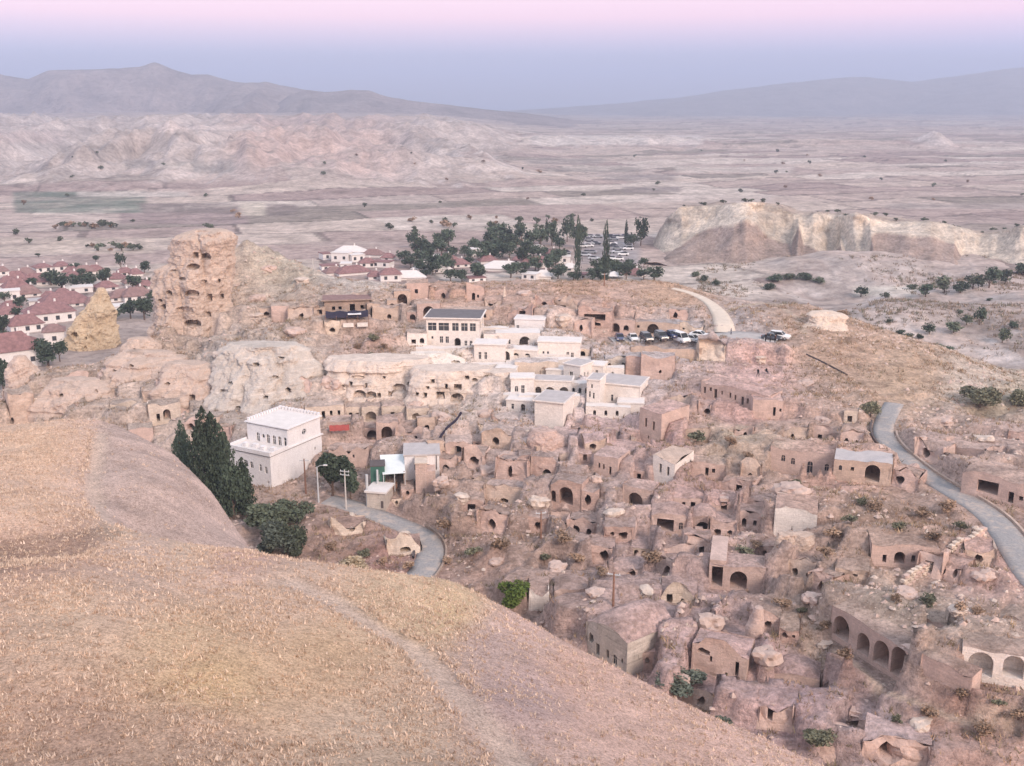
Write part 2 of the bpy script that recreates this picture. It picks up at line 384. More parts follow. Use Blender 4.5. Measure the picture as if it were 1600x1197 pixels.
gz1 = np.gradient(GZ, axis=0)/np.gradient(GY, axis=0); gx1 = np.gradient(GZ, axis=1)/np.gradient(GX, axis=1)
steep = sstep(.10, .32, np.hypot(gz1, gx1))
mleft = sstep(860, 640, PXg)*sstep(1080, 1300, YA)
mwild = np.clip(mleft+sstep(1150, 1300, PXg)*sstep(900, 600, YA)+sstep(520, 450, YA), 0, 1)[..., None]
gc = fc*(1-mwild)+wild*mwild
rock = np.array((.50,.43,.39))*(1+.40*fbm(XA*.012, YA*.012, 0, 4, 25)[..., None])
pinkm = (sstep(330, 420, PXg)*sstep(700, 560, PXg)*sstep(1100, 1300, YA))[..., None]
rock = rock*(1-pinkm*.6)+np.array((.52,.36,.31))*pinkm*.6
gc = gc*(1-steep[..., None]*.85)+rock*steep[..., None]*.85
def gpatch(px0, px1, py0, py1, c, soft=6):
    global gc
    w = sstep(px0-soft, px0+soft, PXg)*sstep(px1+soft, px1-soft, PXg)*sstep(py0-2.2, py0+1.2, PYg)*sstep(py1+2.2, py1-1.2, PYg)
    w = w*np.clip(.8+.5*fbm(XA*.03, YA*.03, 0, 3, 7), 0, 1)
    gc = gc*(1-w[..., None])+np.array(c)*w[..., None]
for a in [(30,235,300,332,(.17,.19,.15)),(225,378,318,334,(.24,.19,.17)),(420,468,320,337,(.24,.19,.17)),(190,390,334,350,(.33,.25,.23)),(0,190,335,349,(.52,.42,.36)),
          (380,418,317,336,(.58,.50,.40)),(940,1050,273,282,(.30,.25,.23)),(970,1060,292,300,(.28,.23,.21)),(830,1090,212,226,(.64,.56,.50)),(1050,1230,262,270,(.58,.5,.43)),
          (850,1000,262,268,(.30,.26,.23)),(820,940,248,256,(.33,.28,.25)),(1380,1600,318,326,(.40,.33,.29)),(1000,1200,306,316,(.55,.46,.40)),(640,760,345,360,(.52,.43,.37)),
          (0,240,372,396,(.54,.44,.36)),(480,620,378,384,(.42,.33,.29)),(1340,1440,448,462,(.62,.55,.47)),(905,1000,366,412,(.34,.30,.29)),(0,120,205,222,(.52,.42,.38)),(250,420,196,204,(.60,.50,.45)),
          (200,330,254,262,(.60,.52,.46)),(110,215,228,252,(.33,.28,.25)),(210,255,250,262,(.30,.26,.24)),(310,375,250,270,(.30,.27,.25)),(130,300,300,307,(.55,.48,.42))]: gpatch(*a)
gc = gc*np.array((.94,.96,1.0))
# ---- mesa with cliffs, right of the town: lofted columns
def loft(cols_px, rows_fn, per):
    pass
MESA_TOP = [(1008,402),(1018,386),(1030,362),(1045,340),(1060,326),(1100,321),(1180,317),(1200,322),(1240,333),(1330,337),(1420,345),(1480,352),(1530,362),(1580,356),(1640,350),(1900,340)]
MESA_BASE = [(1008,404),(1018,403),(1030,398),(1060,385),(1090,365),(1125,350),(1165,343),(1182,352),(1196,372),(1236,384),(1246,352),(1254,378),(1300,404),(1312,380),(1322,408),(1350,410),(1362,366),(1420,362),(1490,372),(1505,400),(1540,404),(1600,408),(1900,410)]
MESA_FOOT = [(1008,408),(1040,416),(1100,428),(1200,436),(1300,434),(1420,428),(1500,432),(1600,424),(1900,424)]
mpx = np.arange(1008, 1900, 1.6)
tops, bases, foots = wave(mpx, MESA_TOP), wave(mpx, MESA_BASE), wave(mpx, MESA_FOOT)
Yb = 668-(mpx-1008)*.16+fbm(mpx*.02, mpx*0, 0, 2, 101)*20; Yt = Yb+24+fbm(mpx*.05, mpx*0+5, 0, 3, 103)*2
Yb = Yb-np.clip((bases-tops)/70, 0, 1)*6
Yf = np.minimum(600-(mpx-1008)*.12, Yb-20)
prof = []
def mrow(py, Y): a = at(mpx, py, Y); prof.append(np.stack(a, -1) if isinstance(a, tuple) else a.T)
for t in np.linspace(0, 1, 14)[:-1]: mrow(foots+(bases-foots)*t**1.15, Yf+(Yb-Yf)*t)
for t in np.linspace(0, 1, 26)[:-1]:
    but = np.abs(fbm(mpx*.035, mpx*0+t*.7, 0, 4, 111))*5*math.sin(math.pi*min(1, t*1.05))**.6
    mrow(bases+(tops-bases)*t, Yb+(Yt-Yb)*t**.7+but*np.clip((bases-tops)/45, 0, 1)-2)
top_rows = len(prof)
for t in (0, .15, .3, .5, .75, 1):
    Y = Yt+3+t*(120+0*mpx); a = at(mpx, tops, Yt); zt = a[2]
    X = (mpx-CX)/F*Y*K
    prof.append(np.stack([X, Y*K, zt-K*(t*9+t*t*14)], -1))
X = (mpx-CX)/F*(Yt+260)*K; prof.append(np.stack([X, (Yt+260)*K, 0*X-95*K], -1))
MV = np.array(prof); 
mn = fbm(MV[..., 0]*.08, MV[..., 1]*.08, MV[..., 2]*.08, 4, 121)
MV[..., 2] += mn*2.6*K; MV[..., 1] += fbm(MV[..., 0]*.10, MV[..., 2]*.22, 0, 4, 123)*3.6
MV[..., 2] += fbm(MV[..., 0]*.05, MV[..., 1]*.05, 0, 3, 127)*2.2
mesa_cols = np.zeros(MV.shape); 
cl = np.array((.60,.52,.44)); ta = np.array((.33,.26,.23)); pl = np.array((.42,.34,.29))
for i in range(len(MV)):
    if i < 13: c = ta
    elif i < top_rows: c = cl
    else: c = pl
    mesa_cols[i] = c*(1+.2*fbm(MV[i, :, 0]*.03, MV[i, :, 1]*.03, MV[i, :, 2]*.08, 3, 133)[:, None])
dk = sstep(.05, .4, fbm(mpx*.03, mpx*0, 0, 3, 131))
mesa_cols[13:top_rows] *= (1-.05*dk[None, :, None])
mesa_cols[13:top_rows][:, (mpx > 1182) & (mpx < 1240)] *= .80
# ---- mountains
def mountain(name, sil, Yc, depth, base_py, seed, amp, nrow=46, step=4.0, Yc_fn=None):
    px = np.arange(sil[0][0], sil[-1][0], step); top = wave(px, sil)-np.abs(fbm(px*.03, px*0, 0, 3, seed))*1.5
    rowsM = []
    for t in np.linspace(0, 1, nrow):
        Y = Yc-depth*(1-t); zc = at(px, top, Yc)[2]; zb = at(px, np.full_like(px, base_py), Yc-depth)[2]
        X = (px-CX)/F*Yc*K
        X = (px-CX)/F*Y*K
        rid = ridged(X*.0011/amp[1], Y*K*.0006/amp[1]+X*0, 5, seed)
        z = zb+(zc-zb)*(t**1.5)+(rid-.35)*amp[0]*math.sin(math.pi*t)**.8*np.clip((zc-zb)/260, .1, 1)
        rowsM.append(np.stack([X, np.full_like(X, Y*K), z], -1))
    rowsM.append(rowsM[-1]+np.array((0, 900, -420)))
    return np.array(rowsM)
MT1 = mountain('mountain', [(-420,70),(-200,92),(-60,96),(0,102),(40,118),(75,124),(108,110),(150,109),(190,108),(243,106),(256,101),(266,98),(276,101),(290,108),(320,117),(345,117),(380,127),(400,130),(450,133),(490,141),(560,150),(640,164),(760,178),(900,190)], 6400, 1900, 201, 141, (230, .8))
MT2 = mountain('mountain', [(380,199),(430,176),(465,148),(490,141),(520,144),(560,141),(585,142),(610,151),(660,160),(700,164),(760,171),(820,177),(880,186),(960,194)], 5600, 1000, 201, 151, (130, .6))
MT3 = mountain('mountain', [(560,184),(700,176),(820,172),(960,162),(1060,152),(1120,142),(1200,132),(1290,122),(1330,121),(1400,128),(1460,120),(1540,108),(1600,102),(1760,90),(2000,84)], 12000, 3000, 190, 161, (160, 1.6))
# ---- how the ground looks
def terrain_mat(name, rock_mix, scrub, scrubcol, sc=1.0, strength=.5, lines=0):
    m, t, b = mat(name); p = pos(t)
    base = attr(t)
    n1 = nz(t, .35*sc, 6, .7, p); n2 = nz(t, 2.2*sc, 5, .7, p); n3 = nz(t, .06*sc, 4, .6, p, 1)
    var = mixn(t, base, rampn(t, n1, [(.26, gray(.50)), (.5, gray(1)), (.74, gray(1.38))]), 1.0, 'MULTIPLY')
    var = mixn(t, var, rampn(t, n2, [(.3, gray(.60)), (.5, gray(1.0)), (.70, gray(1.35))]), .9, 'MULTIPLY')
    if lines:
        ps = pos(t, (.25*sc, .25*sc, 2.2*sc)); ns = nz(t, 1.0, 4, .7, ps, .6)
        var = mixn(t, var, rampn(t, ns, [(.35, gray(.78)), (.5, gray(1)), (.7, gray(1.15))]), lines, 'MULTIPLY')
    if scrub:
        g = t.nodes.new('ShaderNodeNewGeometry'); s = t.nodes.new('ShaderNodeSeparateXYZ'); t.links.new(g.outputs['Normal'], s.inputs[0])
        flat = rampn(t, s.outputs['Z'], [(.62, gray(0)), (.86, gray(1))])
        nn = nz(t, .9*sc, 7, .75, p, .4); mk = rampn(t, nn, [(.50, gray(0)), (.60, gray(1))])
        mk = mixn(t, mk, flat, 1.0, 'MULTIPLY'); mk = mixn(t, mk, rampn(t, n3, [(.35, gray(.25)), (.62, gray(1))]), 1.0, 'MULTIPLY')
        fac = mathn(t, 'MULTIPLY', mk, scrub)
        var = mixn(t, var, scrubcol, fac)
    t.links.new(var, b.inputs['Base Color'])
    bump(t, b, mathn(t, 'ADD', n2, mathn(t, 'MULTIPLY', nz(t, 7*sc, 4, .7, p), .35)), strength, .5/sc)
    return m
def idw(PXa, PYa, zones, pw=2.4):
    z = np.array([(a, b) for a, b, *_ in zones], float); c = np.array([q[2] for q in zones], float)
    out = np.zeros(PXa.shape+(3,)); ws = np.zeros(PXa.shape)
    for (a, b), col in zip(z, c):
        w = 1/(((PXa-a)/1.4)**2+(PYa-b)**2+250)**(pw/2*1.4)
        out += w[..., None]*col; ws += w
    return out/ws[..., None]
VZ = [(640,600,(.60,.50,.41)),(560,610,(.60,.50,.42)),(740,590,(.62,.54,.47)),(700,560,(.58,.50,.42)),(400,600,(.43,.39,.35)),(340,590,(.43,.38,.33)),(450,570,(.47,.41,.35)),(150,600,(.45,.36,.29)),(60,630,(.46,.37,.30)),(250,560,(.45,.36,.29)),
      (300,450,(.50,.38,.29)),(200,640,(.46,.38,.32)),(900,452,(.45,.31,.23)),(1050,458,(.45,.32,.23)),(700,455,(.44,.30,.23)),(950,490,(.47,.34,.28)),(800,480,(.45,.33,.27)),(450,415,(.42,.38,.31)),(560,425,(.50,.46,.41)),(500,500,(.46,.36,.29)),(580,550,(.42,.31,.26)),
      (800,760,(.43,.34,.30)),(900,800,(.42,.33,.29)),(720,820,(.44,.33,.27)),(620,740,(.46,.36,.31)),(600,690,(.47,.35,.30)),(600,885,(.34,.22,.19)),(540,860,(.37,.26,.21)),(760,870,(.38,.27,.22)),(820,860,(.40,.30,.25)),
      (1150,660,(.53,.36,.32)),(1050,710,(.52,.36,.32)),(1180,580,(.55,.39,.35)),(1100,780,(.49,.34,.30)),(940,690,(.50,.37,.34)),(1120,720,(.45,.36,.28)),(1150,700,(.48,.40,.30)),(1300,545,(.45,.32,.23)),(1420,592,(.46,.34,.24)),(1550,622,(.41,.36,.27)),(1250,500,(.46,.34,.26)),(1530,600,(.55,.47,.39)),
      (1300,770,(.53,.36,.29)),(1350,820,(.38,.28,.22)),(1450,830,(.40,.29,.23)),(1480,700,(.47,.36,.31)),(1560,680,(.46,.35,.30)),(1000,900,(.41,.31,.28)),(1100,960,(.43,.32,.29)),(1100,1050,(.50,.37,.34)),(1180,1040,(.50,.36,.33)),
      (1250,990,(.40,.31,.25)),(1400,970,(.43,.35,.28)),(1500,1110,(.34,.23,.19)),(1300,1080,(.38,.27,.24)),(1250,1130,(.43,.32,.31)),(1350,1170,(.48,.38,.36)),(1550,890,(.50,.35,.30)),(1480,1000,(.42,.34,.28)),(1560,1000,(.43,.34,.28)),(1060,532,(.40,.37,.36)),(1170,526,(.42,.38,.36)),(860,600,(.66,.60,.56)),(800,575,(.66,.60,.56)),(900,620,(.62,.56,.54)),(760,560,(.64,.58,.53)),(830,550,(.62,.55,.50)),(960,600,(.54,.49,.47))]
VZ = [(a, b, tuple(min(.8, q*f) for q, f in zip(c, (1.16, 1.14, 1.17)))) for a, b, c in VZ]
TUFF = terrain_mat('tuff', 0, .58, (.27,.19,.145), .9, 1.0, 1.0)
# ================================================================== MATERIALS OF BUILT THINGS
def wall_mat(name, c, var=.16, stain=.35, course=0.0, rough=.95, band=0.0):
    m, t, b = mat(name); p = pos(t)
    n = nz(t, .55, 6, .7, p); n2 = nz(t, 4.5, 5, .7, p)
    base = mixn(t, tuple(x*(1-var) for x in c), tuple(min(1, x*(1+var)) for x in c), rampn(t, n, [(.3, gray(0)), (.7, gray(1))]))
    base = mixn(t, base, rampn(t, n2, [(.3, gray(.78)), (.55, gray(1)), (.8, gray(1.12))]), .7, 'MULTIPLY')
    st = nz(t, 1.0, 4, .7, pos(t, (1.6, 1.6, .25)), .8)
    base = mixn(t, base, tuple(x*.55 for x in (c[0], c[1]*.93, c[2]*.85)), mathn(t, 'MULTIPLY', rampn(t, st, [(.52, gray(0)), (.75, gray(1))]), stain))
    if band:
        bd = nz(t, 1.0, 5, .7, pos(t, (.12, .12, 1.1)), .7); base = mixn(t, base, rampn(t, bd, [(.34, gray(.70)), (.46, gray(1.0)), (.56, gray(.90)), (.68, gray(1.18))]), band, 'MULTIPLY')
        ck = nz(t, 1.0, 6, .75, pos(t, (1.3, 1.3, .7)), 1.4); base = mixn(t, base, rampn(t, ck, [(.33, gray(.55)), (.42, gray(1.0))]), band, 'MULTIPLY')
    t.links.new(base, b.inputs['Base Color']); b.inputs['Roughness'].default_value = rough
    h = n2
    if course:
        g = nz(t, 1.0, 3, .6, pos(t, (.5, .5, 5.0)), .2); h = mathn(t, 'ADD', n2, mathn(t, 'MULTIPLY', g, course))
    if course:
        g = t.nodes.new('ShaderNodeTexCoord'); sp = t.nodes.new('ShaderNodeSeparateXYZ'); t.links.new(g.outputs['Object'], sp.inputs[0]); cb = t.nodes.new('ShaderNodeCombineXYZ')
        t.links.new(mathn(t, 'ADD', sp.outputs['X'], sp.outputs['Y']), cb.inputs[0]); t.links.new(mathn(t, 'ADD', sp.outputs['Z'], mathn(t, 'MULTIPLY', n2, .08)), cb.inputs[1])
        br = t.nodes.new('ShaderNodeTexBrick'); t.links.new(cb.outputs[0], br.inputs['Vector']); br.inputs['Scale'].default_value = 1.0; br.inputs['Brick Width'].default_value = .62; br.inputs['Row Height'].default_value = .31; br.inputs['Mortar Size'].default_value = .022; br.inputs['Mortar Smooth'].default_value = .4
        br.inputs['Color1'].default_value = (1.14, 1.12, 1.10, 1); br.inputs['Color2'].default_value = (.80, .79, .78, 1); br.inputs['Mortar'].default_value = (.66, .64, .62, 1)
        base = mixn(t, base, br.outputs['Color'], min(1, course*1.3), 'MULTIPLY'); t.links.new(base, b.inputs['Base Color'])
    bump(t, b, h, .6, .22)
    return m
M = {}
M['pink'] = wall_mat('pink_tuff', (.54,.40,.355), course=.5)
M['rose'] = wall_mat('rose_tuff', (.59,.45,.40), course=.3)
M['tan'] = wall_mat('tan_tuff', (.56,.44,.37), course=.4)
M['cream'] = wall_mat('cream_tuff', (.66,.56,.48), course=.4)
M['white'] = wall_mat('pale_ashlar', (.80,.74,.70), .07, .16, .28)
M['rcream'] = wall_mat('cream_rock', (.68,.58,.51), band=1.0); M['rtan'] = wall_mat('tan_rock', (.56,.44,.37), band=1.0); M['rwhite'] = wall_mat('white_rock', (.78,.71,.65), .1, .3, band=.8)
M['lime'] = wall_mat('whitewash', (.79,.77,.78), .06, .2)
M['grey'] = wall_mat('grey_tuff', (.56,.50,.45), band=1.0)
M['yellow'] = wall_mat('ochre_tuff', (.59,.46,.32), .2, .4, band=.9)
M['castle'] = wall_mat('castle_tuff', (.55,.44,.37), .16, .4, band=1.0)
M['brown'] = wall_mat('brown_stone', (.40,.31,.26), course=.6)
M['house'] = wall_mat('house_plaster', (.80,.76,.74), .06, .15)
M['earth'] = simple('roof_earth', (.43,.33,.27), .28, 1.1, bmp=.5)
M['pearth'] = simple('roof_pink_earth', (.52,.37,.32), .16, .9, bmp=.35)
M['greyroof'] = simple('roof_screed', (.46,.43,.43), .12, .8)
M['darkroof'] = simple('roof_bitumen', (.16,.15,.16), .12, .8)
M['whiteroof'] = simple('roof_white', (.70,.66,.64), .08, .8)
M['tile'] = simple('red_tiles', (.26,.15,.148), .3, .9, bmp=.3, bscale=3)
M['tile2'] = simple('brown_tiles', (.26,.17,.16), .22, .9, bmp=.3, bscale=3)
M['wood'] = simple('weathered_timber', (.26,.15,.11), .25, 3)
M['trim'] = simple('dark_trim', (.12,.10,.10), .2, 3)
M['metal'] = simple('galvanised_steel', (.50,.52,.54), .1, 2, rough=.5)
M['conc'] = simple('pole_concrete', (.52,.50,.48), .12, 3)
M['asphalt'] = simple('worn_asphalt', (.33,.315,.315), .12, .8)
def asphalt():
    m, t, b = mat('patched_asphalt'); p = pos(t); n = nz(t, .5, 6, .7, p, .5); n2 = nz(t, 3, 5, .7, p)
    c = rampn(t, n2, [(.3, (.24,.235,.24)), (.7, (.38,.365,.36))]); t.links.new(mixn(t, c, (.52,.43,.37), rampn(t, n, [(.50, gray(0)), (.66, gray(.85))])), b.inputs['Base Color']); bump(t, b, n2, .3, .05); return m
M['asphalt'] = asphalt()
M['greydirt'] = simple('grey_gravel', (.45,.42,.405), .14, .8, bmp=.2)
M['dirt'] = simple('pale_dirt', (.62,.54,.46), .10, .6, bmp=.2)
M['green'] = simple('green_sheet', (.07,.16,.13), .15, 1)
M['red'] = simple('red_awning', (.33,.08,.07), .2, 2)
M['black'] = simple('black_canvas', (.035,.03,.05), .2, 2)
M['tin'] = simple('pale_tin', (.68,.74,.76), .06, 1, rough=.5)
M['rockp'] = simple('boulder_rose', (.52,.40,.35), .22, .9, bmp=.6, bscale=3)
M['rockc'] = simple('boulder_cream', (.55,.46,.40), .28, .9, bmp=.6, bscale=3)
def glass(name, c, r=.08):
    m, t, b = mat(name); b.inputs['Base Color'].default_value = (*c, 1); b.inputs['Roughness'].default_value = r
    b.inputs['Specular IOR Level'].default_value = .5; return m
M['glass'] = glass('window_glass', (.05,.055,.065)); M['carglass'] = glass('car_glass', (.02,.022,.026))
def empty(name, loc, rz=0, parent=None):
    o = bpy.data.objects.new(name, None); COL.objects.link(o); o.location = loc; o.rotation_euler = (0, 0, rz); o.empty_display_size = .5
    if parent: o.parent = parent
    return o
def mesh(name, verts, faces, m, parent=None, smooth=False):
    me = bpy.data.meshes.new(name); me.from_pydata([tuple(v) for v in verts], [], [tuple(f) for f in faces]); me.update()
    for x in (m if isinstance(m, (list, tuple)) else [m]): me.materials.append(x)
    if smooth: me.polygons.foreach_set('use_smooth', [True]*len(me.polygons))
    o = bpy.data.objects.new(name, me); COL.objects.link(o)
    if parent: o.parent = parent
    return o
class MB:
    def __init__(s): s.v, s.f, s.mi = [], [], []
    def add(s, v, f, mi=0):
        n = len(s.v); s.v += [tuple(q) for q in v]; s.f += [tuple(i+n for i in q) for q in f]; s.mi += [mi]*len(f); return s
    def box(s, x0, x1, y0, y1, z0, z1, mi=0):
        v = [(x, y, z) for z in (z0, z1) for y in (y0, y1) for x in (x0, x1)]
        return s.add(v, [(0,2,3,1),(4,5,7,6),(0,1,5,4),(2,6,7,3),(0,4,6,2),(1,3,7,5)], mi)
    def tube(s, pts, rad, n=8, mi=0, cap=True):
        rings = []; pts = [Vector(p) for p in pts]
        for i, p in enumerate(pts):
            d_ = (pts[min(i+1, len(pts)-1)]-pts[max(i-1, 0)]).normalized(); a = d_.orthogonal().normalized(); b = d_.cross(a)
            r = rad[i] if hasattr(rad, '__len__') else rad
            rings.append([p+(a*math.cos(2*math.pi*k/n)+b*math.sin(2*math.pi*k/n))*r for k in range(n)])
        v = [q for r in rings for q in r]; f = []
        for i in range(len(pts)-1):
            for k in range(n): f.append((i*n+k, i*n+(k+1) % n, (i+1)*n+(k+1) % n, (i+1)*n+k))
        if cap: f += [tuple(range(n))[::-1], tuple(range((len(pts)-1)*n, len(pts)*n))]
        return s.add(v, f, mi)
    def build(s, name, m, parent=None, smooth=False):
        o = mesh(name, s.v, s.f, m, parent, smooth)
        if isinstance(m, (list, tuple)): o.data.polygons.foreach_set('material_index', s.mi)
        return o
# ------------------------------------------------------------------ walls with real openings
def opening_poly(x, z, w, h, kind, seed=0):
    """centre x, sill z"""
    if kind in 'av':
        r = w/2; hh = max(h-r, h*.3); rr = h-hh
        p = [(x-r, z), (x+r, z), (x+r, z+hh)]
        p += [(x+r*math.cos(a), z+hh+rr*math.sin(a)) for a in np.linspace(0, math.pi, 9)[1:-1]]+[(x-r, z+hh)]
        return p
    if kind == 'o': return [(x+w/2*math.cos(a), z+h/2+h/2*math.sin(a)) for a in np.linspace(0, 2*math.pi, 13)[:-1]]
    if kind == 'c':
        rr = random.Random(seed); p = []
        for k in range(14):
            a = -math.pi+2*math.pi*k/14; q = .82+.36*rr.random(); yy = math.sin(a); yy = yy if yy > 0 else yy*.75
            p.append((x+w/2*math.cos(a)*q, z+h*.43+h*.55*yy*q))
        return p
    return [(x-w/2, z), (x+w/2, z), (x+w/2, z+h), (x-w/2, z+h)]
def inside(p, poly):
    x, y = p; c = False; j = len(poly)-1
    for i in range(len(poly)):
        if (poly[i][1] > y) != (poly[j][1] > y) and x < (poly[j][0]-poly[i][0])*(y-poly[i][1])/(poly[j][1]-poly[i][1])+poly[i][0]: c = not c
        j = i
    return c
def dispfn(seed, rough, lean):
    def f(xs, zs):
        xs = np.asarray(xs, float); zs = np.asarray(zs, float)
        d_ = fbm(xs*.45+seed*3.1, zs*.45, seed*1.7, 4, 301)*rough*1.6
        return d_+lean*zs
    return f
def panel(outer, holes, dsp, step):
    """2-d outline with holes -> vertices and triangles, pushed in and out by dsp"""
    P, E = [], []
    def ring(r):
        n = len(P); P.extend(Vector((float(a), float(b))) for a, b in r); E.extend((n+i, n+(i+1) % len(r)) for i in range(len(r)))
    ring(outer)
    for h in holes: ring(h)
    xs = [a for a, b in outer]; zs = [b for a, b in outer]
    if step:
        for gx in np.arange(min(xs)+step/2, max(xs), step):
            for gz in np.arange(min(zs)+step/2, max(zs), step):
                q = (gx+random.uniform(-.3, .3)*step, gz+random.uniform(-.3, .3)*step)
                if inside(q, outer) and not any(inside(q, h) for h in holes): P.append(Vector(q))
    v, e_, f, *_ = geometry.delaunay_2d_cdt(P, E, [], 0, 1e-4)
    tris = []
    for t in f:
        c = ((v[t[0]].x+v[t[1]].x+v[t[2]].x)/3, (v[t[0]].y+v[t[1]].y+v[t[2]].y)/3)
        if inside(c, outer) and not any(inside(c, h) for h in holes): tris.append(tuple(t))
    d_ = dsp([q.x for q in v], [q.y for q in v])
    return [(q.x, float(dd), q.y) for q, dd in zip(v, d_)], tris
def up_tris(v, t):
    """faces looking at -y"""
    out = []
    for a, b, c in t:
        ax, az = v[a][0], v[a][2]; s = (v[b][0]-ax)*(v[c][2]-az)-(v[c][0]-ax)*(v[b][2]-az)
        out.append((a, b, c) if s > 0 else (a, c, b))
    return out
def xform(v, side, w, d_):
    """move a panel drawn in (x, y, z) from the front to a side of a block w wide and d deep"""
    if side == 'f': return v
    if side == 'r': return [(w/2-y, x, z) for x, y, z in v]          # looks to +x, x runs to the back
    return [(-w/2+y, d_-x, z) for x, y, z in v]                      # 'l' looks to -x
PART = {'w': 'window_opening', 'd': 'doorway', 'a': 'arched_opening', 'v': 'arched_window', 'c': 'cave_mouth', 'o': 'round_window', 'g': 'window'}
def recess(kind, poly, dsp, parent, m, side, w, d_, room):
    n = len(poly); fr = [(a, float(dsp([a], [b])[0]), b) for a, b in poly]
    cx = sum(a for a, b in poly)/n; cz = sum(b for a, b in poly)/n
    if kind in 'gv' or kind == 'o':
        t = .22; bk = [(a, y+t, b) for a, y, b in fr]
        mb = MB().add(xform(fr+bk, side, w, d_), [(i, i+n, (i+1) % n+n, (i+1) % n) for i in range(n)])
        ww = max(a for a, b in poly)-min(a for a, b in poly)
        x0, x1 = min(a for a, b in poly), max(a for a, b in poly); z0, z1 = min(b for a, b in poly), max(b for a, b in poly); y0 = min(q[1] for q in fr)+.12; fw = .05
        bars = [(cx-fw/2, cx+fw/2, z0, z1)] if ww > .5 else []
        if z1-z0 > 1.0: bars.append((x0, x1, z0+(z1-z0)*.6, z0+(z1-z0)*.6+fw))
        for a, b, c, e_ in bars:
            bx = [(x, y, z) for z in (c, e_) for y in (y0, y0+.05) for x in (a, b)]
            mb.add(xform(bx, side, w, d_), [(0,2,3,1),(4,5,7,6),(0,1,5,4),(2,6,7,3),(0,4,6,2),(1,3,7,5)])
        o = mb.build(PART[kind], m, parent)
        mesh('pane', xform([(a, y-.02, b) for a, y, b in bk], side, w, d_), [tuple(range(n))], M['glass'], o)
        return o
    t = .45 if kind != 'c' else .9
    mid = [(a, y+t, b) for a, y, b in fr]; s = 1.5 if kind in 'wd' else 1.12
    ex = [(cx+(a-cx)*s, y+t+.01, cz+(b-cz)*s if b > cz else b) for a, y, b in fr]
    bk = [(a, max(q[1] for q in fr)+t+room, b) for a, y, b in ex]
    v = fr+mid+ex+bk; f = []
    for k in range(3): f += [(k*n+i, k*n+n+i, k*n+n+(i+1) % n, k*n+(i+1) % n) for i in range(n)]
    f.append(tuple(range(3*n, 4*n)))
    return mesh(PART[kind], xform(v, side, w, d_), f, m, parent)
SEED = [10]
BLK = []; LMK = []
def scale_at(p):
    a = project(p[0], p[1], p[2]); b = project(p[0], p[1], p[2]+1); c = project(p[0]+1, p[1], p[2])
    return float(c[0]-a[0]), float(a[1]-b[1])
